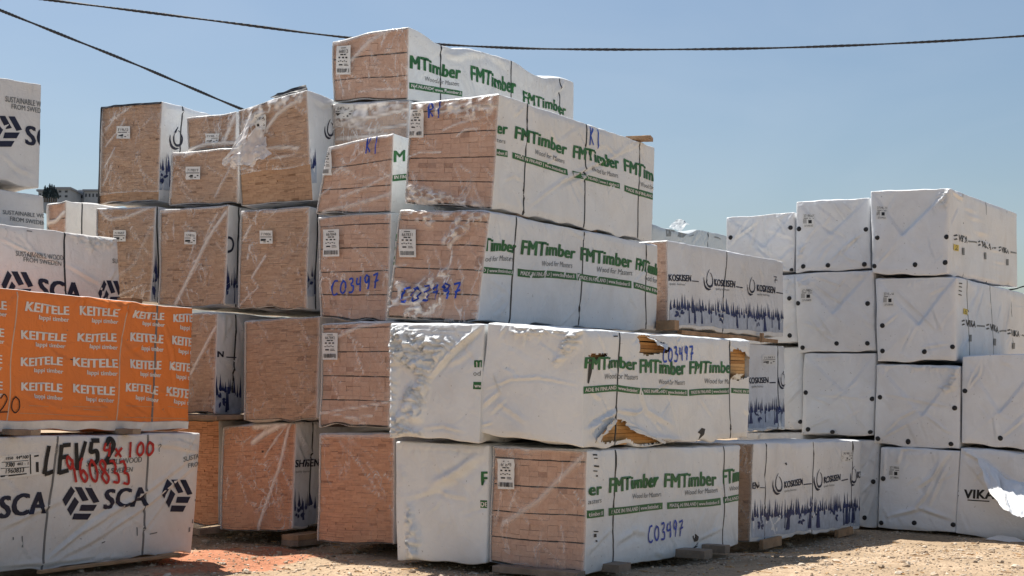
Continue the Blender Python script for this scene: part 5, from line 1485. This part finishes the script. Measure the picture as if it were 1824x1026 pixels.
b.quad('scuff', 'side', [(48, 410), (57, 411), (57, 413), (48, 412)], 'ink_grey'); b.flush()

b = left_bundle('bluish grey lettered bundle just below the top left one', (-330, 283, -325, 497), (78, 349, 81, 528), 16.0, wrap='wrap_grey', n_crease=5)
b.build(); b.text('slogan', 'side', 'SUSTAINABLE WO', (5, 382), (80, 389), 7.5, 'ink_grey', bold=0.005); b.text('slogan', 'side', 'FROM SWEDEN', (18, 394), (80, 402), 7.5, 'ink_grey', bold=0.005); b.flush()

b = left_bundle('top left bundle against the sky with a dark three sided emblem', (-330, 75, -330, 258), (74, 151, 69, 336), 16.0, wrap='wrap_grey', n_crease=6)
b.crease('side', [(0, 270), (30, 300), (60, 312)], 0.02, 0.012)
b.build(); b.text('slogan', 'side', 'SUSTAINABLE W', (9, 180), (73, 191), 10, 'ink_grey', bold=0.005); b.text('slogan', 'side', 'FROM SWED', (20, 193), (72, 202), 9, 'ink_grey', bold=0.005)
b.emblem_bars('side', -20, 203, 36, 264); b.text('lettering', 'side', 'SC', (43, 256), (92, 264), 34, 'ink_navy', bold=0.022); b.flush()

# ---- bundles printed with firs
b = Bundle('lowest fir printed bundle standing on the ground right of the front stack', 16.2, (1343, 790, 1336, 966), 1.1, (1533, 785, 1531, 939), group=GK, wrap='wrap_blue', wood='wood_brown', board=(0.1, 0.034), n_crease=10)
b.strap((1365, 789, 1362, 962), (1449, 787, 1446, 950), (1519, 785, 1515, 942)); b.build()
b.text('lettering', 'side', 'EN', (1340, 871), (1350, 870), 12, 'ink_navy', bold=0.022)
b.emblem_drop('side', 1376, 841, 1391, 880); b.text('lettering', 'side', 'KOSKISEN', (1394, 869), (1428, 863), 12, 'ink_navy', bold=0.022)
b.emblem_drop('side', 1449, 834, 1463, 872); b.text('lettering', 'side', 'KOSKISEN', (1465, 861), (1497, 855), 12, 'ink_navy', bold=0.022)
b.emblem_drop('side', 1513, 829, 1524, 865); b.text('lettering', 'side', 'KS', (1525, 852), (1532, 851), 12, 'ink_navy', bold=0.022)
for p0, p1 in (((1394, 876), (1416, 873)), ((1465, 868), (1486, 865))): b.text('slogan', 'side', 'quality business', p0, p1, 4, 'ink_grey')
for q in ([(1352, 868), (1364, 869), (1364, 870.5), (1352, 869.5)], [(1430, 862), (1445, 860), (1445, 862), (1430, 864)], [(1499, 855), (1509, 853), (1509, 855), (1499, 857)]): b.quad('tagline', 'side', q, 'ink_navy')
b.quad('scuff', 'side', [(1397, 824), (1400, 823), (1401, 827), (1399, 828)], 'ink_black')
b.forest('side', 1338, 1531, 888, 874, 958, 934, 34, 45); b.flush(); b.label('side', 1497, 802, 1517, 822, '719833', 'wide')

b = Bundle('middle fir printed bundle of its stack with a white sticker', 16.8, (1190, 599, 1190, 774), 1.1, (1397, 617, 1397, 764), group=GK, wrap='wrap_blue', wood='wood_brown', board=(0.1, 0.034), n_crease=6)
b.strap((1385, 616, 1385, 765)); b.build()
b.text('lettering', 'side', 'KOSKISEN', (1332, 683), (1367, 682), 11, 'ink_navy', bold=0.022); b.emblem_drop('side', 1386, 660, 1397, 692); b.text('slogan', 'side', 'quality business', (1338, 690), (1358, 690), 4, 'ink_grey')
b.quad('tagline', 'side', [(1369, 681), (1380, 681), (1380, 683), (1369, 683)], 'ink_navy')
b.forest('side', 1192, 1396, 694, 704, 768, 760, 34, 47); b.flush(); b.label('side', 1356, 632, 1380, 650, '719831', 'wide')

b = Bundle('upper fir printed bundle with a sunlit white top and a single dark strap', 16.8, (1189, 428, 1190, 583), 1.1, (1395, 466, 1396, 602), group=GK, wrap='wrap_blue', wood='wood_pink', board=(0.1, 0.034), n_crease=9)
b.crease('side', [(1193, 570), (1210, 582), (1240, 588)], 0.02, 0.014)
b.strap((1294, 448, 1286, 592)); b.build()
b.text('lettering', 'side', 'KOSKISEN', (1190, 500), (1229, 502), 12, 'ink_navy', bold=0.022)
b.emblem_drop('side', 1253, 480, 1269, 516); b.text('lettering', 'side', 'KOSKISEN', (1271, 509), (1308, 512), 12, 'ink_navy', bold=0.022)
b.emblem_drop('side', 1330, 492, 1344, 525); b.text('lettering', 'side', 'KOSKISEN', (1347, 519), (1380, 523), 12, 'ink_navy', bold=0.022)
for p0, p1 in (((1191, 507), (1218, 509)), ((1274, 516), (1298, 518)), ((1348, 526), (1370, 528))): b.text('slogan', 'side', 'quality business', p0, p1, 4, 'ink_grey')
for q in ([(1231, 500), (1244, 501), (1244, 503), (1231, 502)], [(1310, 509), (1322, 511), (1322, 513), (1310, 511)], [(1382, 520), (1394, 522), (1394, 524), (1382, 522)]): b.quad('tagline', 'side', q, 'ink_navy')
b.write('handwriting', 'side', '7', (1376, 504), (1384, 505), 12, 0.012, 'ink_navy', 29)
b.forest('side', 1192, 1395, 519, 541, 577, 594, 34, 49); b.flush()

b = Bundle('grey tarpaulin wrapped bundle with a ragged top far behind the fir printed stack', 20.5, (1090, 398, 1090, 480), 1.1, (1296, 424, 1297, 480), group=GV, end='wrap', wrap='wrap_tarp', top_lump=0.10, n_crease=14, phi=30)
b.strap((1262, 414, 1262, 478)); b.build()
for q in ([(1185, 411), (1193, 410), (1193, 423), (1185, 423)], [(1194, 409), (1206, 409), (1200, 415), (1194, 416)], [(1208, 414), (1220, 408), (1224, 416), (1215, 423), (1205, 422)], [(1226, 420), (1236, 421), (1236, 422), (1226, 421)], [(1272, 426), (1283, 429), (1283, 431), (1272, 428)]):
    b.quad('stamp', 'side', q, 'ink_grey')
b.flush()
patch('loose_sheet', [at(1190, 405, 21.4), at(1208, 388, 21.9), at(1228, 398, 21.9), at(1212, 411, 21.3)], 16, M['wrap_tarp'], b.root, 0.02, 0.0, 9)

# ---- plain white stacks on the right
def plain(label, d, Ne, L, R=3.7, discs=(), tag_=None, k=0.55, dep=0.038, dl=0.4, env=True, **kw):
    b = Bundle(label, d, Ne, L, R, group=GV, end='wrap', wrap='wrap_plain', phi=30, dense_len=dl, n_crease=kw.pop('n_crease', 11), cell=0.02, **kw)
    if env: b.envelope(k, dep)
    for cr in kw.get('extra', ()): pass
    return b
def done(b, discs, tag_=None):
    b.build()
    for x, y in discs: b.disc('end', x, y)
    if tag_:
        x0, y0, x1, y1, s = tag_
        b.label('end', x0, y0, x1, y1, s, 'print')
    b.flush()

b = plain('upper left white bundle rising behind the fir printed stack', 20.7, (1416, 378, 1414, 484), (1295, 388, 1293, 492), n_crease=18)
for x0, y0, x1, y1 in ((1330, 390, 1300, 440), (1345, 388, 1338, 440), (1362, 385, 1372, 460), (1385, 383, 1405, 420), (1350, 392, 1310, 425)): b.crease('end', [(x0, y0), (x1, y1)], 0.02, 0.02)
done(b, [(1302, 424), (1409, 406), (1411, 482)])
b = plain('white bundle strip with a single visible disc beside the upper fir printed bundle', 20.7, (1419, 488, 1421, 610), 1.05)
b.crinkle('end', [(1398, 492), (1418, 490), (1420, 545), (1400, 540)], 0.018, 0.07)
done(b, [(1407, 532), (1407, 597)])
b = plain('shaded brownish white bundle strip between the fir printed stack and the disc studded ones', 20.7, (1431, 618, 1429, 766), 1.05)
b.crease('end', [(1400, 720), (1428, 690)], 0.02, 0.012).crease('end', [(1398, 690), (1430, 665)], 0.02, -0.01)
done(b, [(1425, 751)])
b = plain('ground white bundle almost hidden behind the lowest fir printed bundle', 20.7, (1431, 771, 1431, 936), 1.05); done(b, [])

b = plain('white disc studded bundle on top, second from the right against the sky', 20.1, (1549, 352, 1550, 477), (1419, 360, 1418, 485), n_crease=14)
for p in ([(1480, 465), (1505, 440), (1540, 415)], [(1490, 462), (1520, 430), (1530, 420)], [(1500, 358), (1520, 380)], [(1425, 450), (1434, 436)], [(1440, 365), (1445, 380)], [(1480, 355), (1510, 395)]): b.crease('end', p, 0.014, 0.016)
b.crinkle('end', [(1420, 470), (1422, 445), (1436, 436), (1430, 455)], 0.022, 0.07)
done(b, [(1424, 408), (1543, 409), (1432, 475), (1476, 472), (1540, 471)], (1431, 382, 1451, 406, '3719547'))
b = plain('white disc studded bundle below the second topmost, its label near the left edge', 20.05, (1556, 482, 1559, 625), (1415, 488, 1423, 628), n_crease=14)
for p in ([(1440, 500), (1480, 530), (1510, 545)], [(1440, 560), (1470, 600), (1488, 610)], [(1455, 555), (1485, 600)], [(1415, 505), (1440, 490)], [(1450, 492), (1500, 510)]): b.crease('end', p, 0.016, 0.014)
b.crinkle('end', [(1420, 500), (1448, 500), (1440, 512), (1422, 512)], 0.022, 0.06).crinkle('end', [(1510, 488), (1548, 484), (1540, 495), (1520, 496)], 0.02, 0.05)
done(b, [(1422, 540), (1546, 541), (1431, 619), (1490, 612), (1545, 612)], (1427, 514, 1447, 538, '3719809'))
b = plain('white disc studded bundle in the third row, beside the brownish strip', 20.05, (1560, 628, 1556, 777), (1432, 631, 1428, 774), n_crease=14)
for p in ([(1440, 702), (1490, 705), (1550, 712)], [(1440, 705), (1480, 720)], [(1440, 762), (1480, 745)], [(1545, 765), (1520, 735)], [(1450, 640), (1500, 635)]): b.crease('end', p, 0.016, 0.012)
b.crinkle('end', [(1428, 772), (1485, 770), (1485, 777), (1430, 777)], 0.024, 0.06)
done(b, [(1436, 700), (1555, 711), (1440, 765), (1484, 771), (1551, 770)])
b = plain('narrow visible white bundle end on the ground right of the lowest fir printed one', 20.0, (1566, 785, 1563, 941), 1.0, n_crease=14)
for p in ([(1556, 858), (1535, 880)], [(1552, 862), (1532, 905)], [(1560, 875), (1545, 930)], [(1562, 800), (1556, 850)]): b.crease('end', p, 0.014, 0.016)
done(b, [(1556, 858), (1541, 923)])

b = plain('topmost white bundle at the right with three dark straps and a yellow sticker', 19.4, (1693, 336, 1688, 489), (1551, 341, 1554, 487), (1811, 380, 1812, 513), n_crease=7)
b.crinkle('end', [(1670, 345), (1692, 338), (1690, 372), (1676, 368), (1668, 360)], 0.024, 0.05)
b.strap((1714, 346, 1715, 494), (1755, 361, 1757, 503), (1793, 374, 1795, 511))
b.crease('side', [(1720, 360), (1740, 395), (1755, 450)], 0.03, 0.014).crease('side', [(1697, 342), (1712, 355)], 0.02, 0.02).crease('side', [(1765, 430), (1785, 480)], 0.02, 0.012)
done(b, [(1563, 424), (1687, 423), (1558, 474), (1631, 471), (1684, 468)], (1562, 367, 1581, 391, '3719921'))
def vika(b, spans, bar=True):
    for (x0, y0, x1, y1, h) in spans:
        w = x1 - x0
        for k in (0, 1):
            cx = x0 + w * 0.14
            for yy in (y0 - h * 0.85 + k * h * 0.55,):
                b.quad('emblem', 'side', [(cx - w * .10, yy + 2), (cx + w * .1, yy), (cx + w * .16, yy + 2.5), (cx - w * .04, yy + 4)], 'ink_black')
        b.text('lettering', 'side', 'VIKA', (x0 + w * 0.34, y0 + (y1 - y0) * .34), (x1, y1), h, 'ink_black', bold=0.015)
    for i in range(len(spans) - 1):
        xa, ya = spans[i][2] + 2, spans[i][3] - 3; xb, yb = spans[i + 1][0] - 1, spans[i + 1][1] - 5
        if xb > xa: b.quad('small_print', 'side', [(xa, ya - 2), (xb, yb - 2), (xb, yb + 1), (xa, ya + 1)], 'ink_grey')
    xa, ya = spans[-1][2] + 3, spans[-1][3] - 3
    b.quad('small_print', 'side', [(xa, ya - 2), (xa + 11, ya), (xa + 11, ya + 2.5), (xa, ya + 1)], 'ink_grey')
vika(b, [(1696, 427, 1722, 433, 12), (1740, 438, 1763, 445, 11), (1777, 447, 1796, 453, 10)])
b.quad('sticker', 'side', [(1697, 434), (1706, 436), (1706, 447), (1697, 445)], 'yellow', 0.006)
b.write('sticker_print', 'side', '2', (1699, 444), (1705, 445), 8, 0.008, 'ink_black', 41, off=0.009)
for (x, y, h) in ((1714, 441, 13), (1754, 450, 12), (1793, 462, 11)): b.quad('strap_label', 'side', [(x - 2, y), (x + 2, y), (x + 2, y + h), (x - 2, y + h)], 'ink_grey', 0.010)
b.flush()
b = plain('white bundle under the topmost one with leaning dark straps and small black lettering', 19.38, (1704, 494, 1703, 641), (1559, 497, 1564, 644), (1852, 529, 1852, 660), n_crease=9, dl=4.0)
b.strap((1722, 502, 1728, 642), (1763, 515, 1770, 640), (1800, 524, 1806, 638), (1840, 534, 1846, 640))
for p in ([(1722, 560), (1735, 530), (1745, 505)], [(1735, 570), (1752, 515)], [(1790, 600), (1796, 540)], [(1712, 630), (1725, 600)]): b.crease('side', p, 0.018, 0.016)
for p in ([(1590, 510), (1640, 560), (1670, 590)], [(1575, 580), (1600, 560)], [(1640, 620), (1690, 612)]): b.crease('end', p, 0.016, 0.012)
done(b, [(1573, 580), (1573, 626), (1647, 627), (1697, 618)], (1573, 520, 1593, 546, '3719944'))
vika(b, [(1712, 579, 1736, 584, 12), (1754, 587, 1777, 593, 12), (1792, 595, 1814, 601, 11)])
b.quad('sticker', 'side', [(1716, 549), (1724, 551), (1724, 561), (1716, 559)], 'yellow', 0.006)
b.write('sticker_print', 'side', '6', (1717, 558), (1723, 559), 8, 0.007, 'ink_black', 42, off=0.009)
for (x, y, h) in ((1727, 596, 12), (1769, 604, 12), (1804, 610, 11)): b.quad('strap_label', 'side', [(x - 2, y), (x + 2, y), (x + 2, y + h), (x - 2, y + h)], 'ink_grey', 0.010)
for y in (503, 509, 516, 523): b.quad('stamp', 'side', [(1706, y), (1712, y + 2), (1712, y + 4), (1706, y + 2)], 'ink_black')
b.flush()
b = plain('third row white bundle with a bright crumpled corner at its upper right', 19.35, (1711, 653, 1710, 800), (1561, 650, 1557, 790), n_crease=12)
b.crinkle('end', [(1698, 655), (1708, 655), (1700, 690), (1690, 697), (1670, 696), (1688, 680)], 0.034, 0.06).crinkle('end', [(1620, 652), (1705, 654), (1705, 658), (1625, 658)], 0.03, 0.04)
for p in ([(1565, 782), (1600, 745), (1640, 725)], [(1567, 782), (1620, 752)], [(1570, 700), (1640, 715), (1700, 726)], [(1690, 770), (1650, 740)]): b.crease('end', p, 0.016, 0.013)
done(b, [(1567, 707), (1701, 727), (1564, 782), (1617, 785), (1695, 791)])
b = plain('ground white bundle with a printed label and loose vertical folds', 19.3, (1709, 804, 1701, 950), (1569, 797, 1563, 941), n_crease=12, env=False)
for p in ([(1605, 800), (1598, 825)], [(1690, 805), (1660, 850), (1630, 870)], [(1680, 808), (1650, 880), (1625, 910)], [(1685, 830), (1655, 900)], [(1600, 800), (1640, 798)], [(1575, 800), (1573, 850)], [(1580, 920), (1640, 905), (1695, 925)]): b.crease('end', p, 0.024, 0.024)
done(b, [(1573, 853), (1569, 932), (1629, 931), (1697, 935)], (1583, 830, 1602, 854, '3719866'))
b = plain('third row white bundle at the right frame edge, two discs in view', 18.75, (1868, 628, 1864, 803), (1714, 635, 1712, 788), n_crease=11)
for p in ([(1722, 695), (1745, 665), (1748, 645)], [(1722, 690), (1740, 650)], [(1783, 778), (1824, 745)], [(1775, 785), (1770, 740)]): b.crease('end', p, 0.016, 0.015)
done(b, [(1719, 697), (1781, 780), (1855, 720)])
b = plain('ground white bundle at the right edge with bold black lettering and a torn bright flap', 18.7, (1872, 812, 1862, 974), (1712, 797, 1702, 950), n_crease=9, env=False)
b.crease('end', [(1714, 801), (1750, 822), (1790, 850), (1830, 880)], 0.02, 0.03).crease('end', [(1714, 815), (1735, 838), (1765, 880), (1800, 918)], 0.012, 0.012)
b.build()
b.text('lettering', 'end', 'VIKA', (1717, 887), (1771, 888), 16, 'ink_black', bold=0.022); b.quad('small_print', 'end', [(1724, 889), (1762, 891), (1762, 893), (1724, 891)], 'ink_black')
for y in (872, 880): b.quad('emblem', 'end', [(1704, y), (1709, y + 2), (1707, y + 4), (1704, y + 3)], 'ink_black')
b.flush()
patch('loose_flap', [at(1776, 836, 18.80), at(1868, 882, 18.35), at(1856, 922, 17.55), at(1796, 914, 17.85)], 30, M['wrap_plain'], b.root, 0.045, 0.0, 11)
patch('loose_flap', [at(1740, 814, 19.0), at(1776, 836, 18.78), at(1796, 914, 17.85), at(1763, 882, 18.45)], 24, M['wrap_plain'], b.root, 0.022, 0.0, 12)
patch('loose_flap', [at(1755, 959, 18.7), at(1778, 953, 18.75), at(1850, 966, 18.4), at(1840, 974, 18.3)], 12, M['wrap_plain'], b.root, 0.012, 0.0, 15)

# ---- bearers and odd planks
Y1 = math.radians(180 - 32)     # across a bundle
Y2 = math.radians(90 - 32)      # along a bundle
bearer('thick bearer block sticking out under the front stack, left of the paired one', 1257, 987, 14.05, 1.2, 0.20, 0.085, Y1, 'bearer_grey', 1)
bearer('low block under the far right end of the front bottom bundle', 1291, 978, 14.6, 1.1, 0.13, 0.08, Y1, 'bearer_grey', 1)
bearer('bearer under the near right corner of the front bottom bundle', 1108, 1011, 12.8, 1.1, 0.24, 0.075, Y1, 'bearer_grey', 1)
bearer('half cut bearer at the very front foot of the stack', 1030, 1024, 12.46, 0.9, 0.16, 0.06, Y1, 'bearer_grey', 1)
bearer('upper block of the stacked pair by the long film fold', 543, 955, 15.45, 0.24, 0.5, 0.058, Y1 + 3.14, 'bearer')
bearer('lower block of the stacked pair by the long film fold', 544, 965, 15.42, 0.25, 0.5, 0.058, Y1 + 3.1, 'bearer_grey')
bearer('small dark block under the reddish half hidden bundle', 377, 945, 16.0, 0.12, 0.5, 0.06, Y1, 'bearer_grey')
bearer('lone plank lying on top of the big fourth row bundle', 1139, 248, 16.2, 0.30, 0.2, 0.045, math.radians(165), 'bearer')
bearer('pale plank end lying between the orange bundle and the dark brown one', 222, 536, 15.6, 0.30, 0.3, 0.05, math.radians(172), 'bearer')
bearer('dark spacer between the third and fourth row white sides', 927, 382, 14.05, 0.9, 0.22, 0.05, Y1, 'bearer_grey', 1)
bearer('second dark spacer further along the same gap', 1052, 408, 15.45, 0.9, 0.2, 0.05, Y1, 'bearer_grey', 1)
bearer('spacer block between the orange and the spray painted bundle', 240, 769, 13.25, 0.6, 0.10, 0.05, math.radians(144), 'bearer_grey', 1)
bearer('second hidden spacer under the orange bundle near its left', 60, 771, 12.15, 0.6, 0.10, 0.05, math.radians(144), 'bearer_grey', 1)
bearer('yellowish plank end at the foot of the spray painted bundle', 300, 990, 13.8, 0.7, 0.22, 0.04, math.radians(144), 'bearer', 1)
bearer('long thin plank along the foot of the spray painted bundle', 200, 1003, 13.05, 1.6, 0.06, 0.03, math.radians(54), 'bearer')
bearer('square pale board end low beside the upper fir printed bundle', 1189, 580, 16.7, 0.25, 0.13, 0.12, Y1, 'bearer')
bearer('long batten under the upper fir printed bundle', 1303, 600, 18.5, 3.3, 0.06, 0.05, Y2, 'bearer')
bearer('short peg hanging below the long batten', 1357, 602, 19.2, 0.04, 0.06, 0.13, Y1, 'bearer')
bearer('near pale peg under the lowest fir printed bundle', 1373, 967, 16.6, 0.05, 0.6, 0.11, Y1, 'bearer')
bearer('far pale peg under the lowest fir printed bundle', 1503, 948, 19.0, 0.06, 0.6, 0.10, Y1, 'bearer')
bearer('bearer under the narrow white bundle end on the right', 1548, 949, 20.2, 0.9, 0.12, 0.05, Y1, 'bearer_grey')
bearer('bearer under the ground white bundle with the label', 1640, 956, 19.6, 1.1, 0.12, 0.05, Y1, 'bearer_grey')
bearer('brown plank in the dark gap under the bundle with the grey fir print strip', 352, 742, 16.15, 1.3, 0.9, 0.05, math.radians(180 - 27), 'bearer_grey')
bearer('spacer plank in the gap behind the half hidden reddish bundle', 410, 744, 16.9, 0.9, 1.6, 0.045, math.radians(180 - 27), 'bearer_grey')  # added plank, keeps sunlight from leaking through the gap
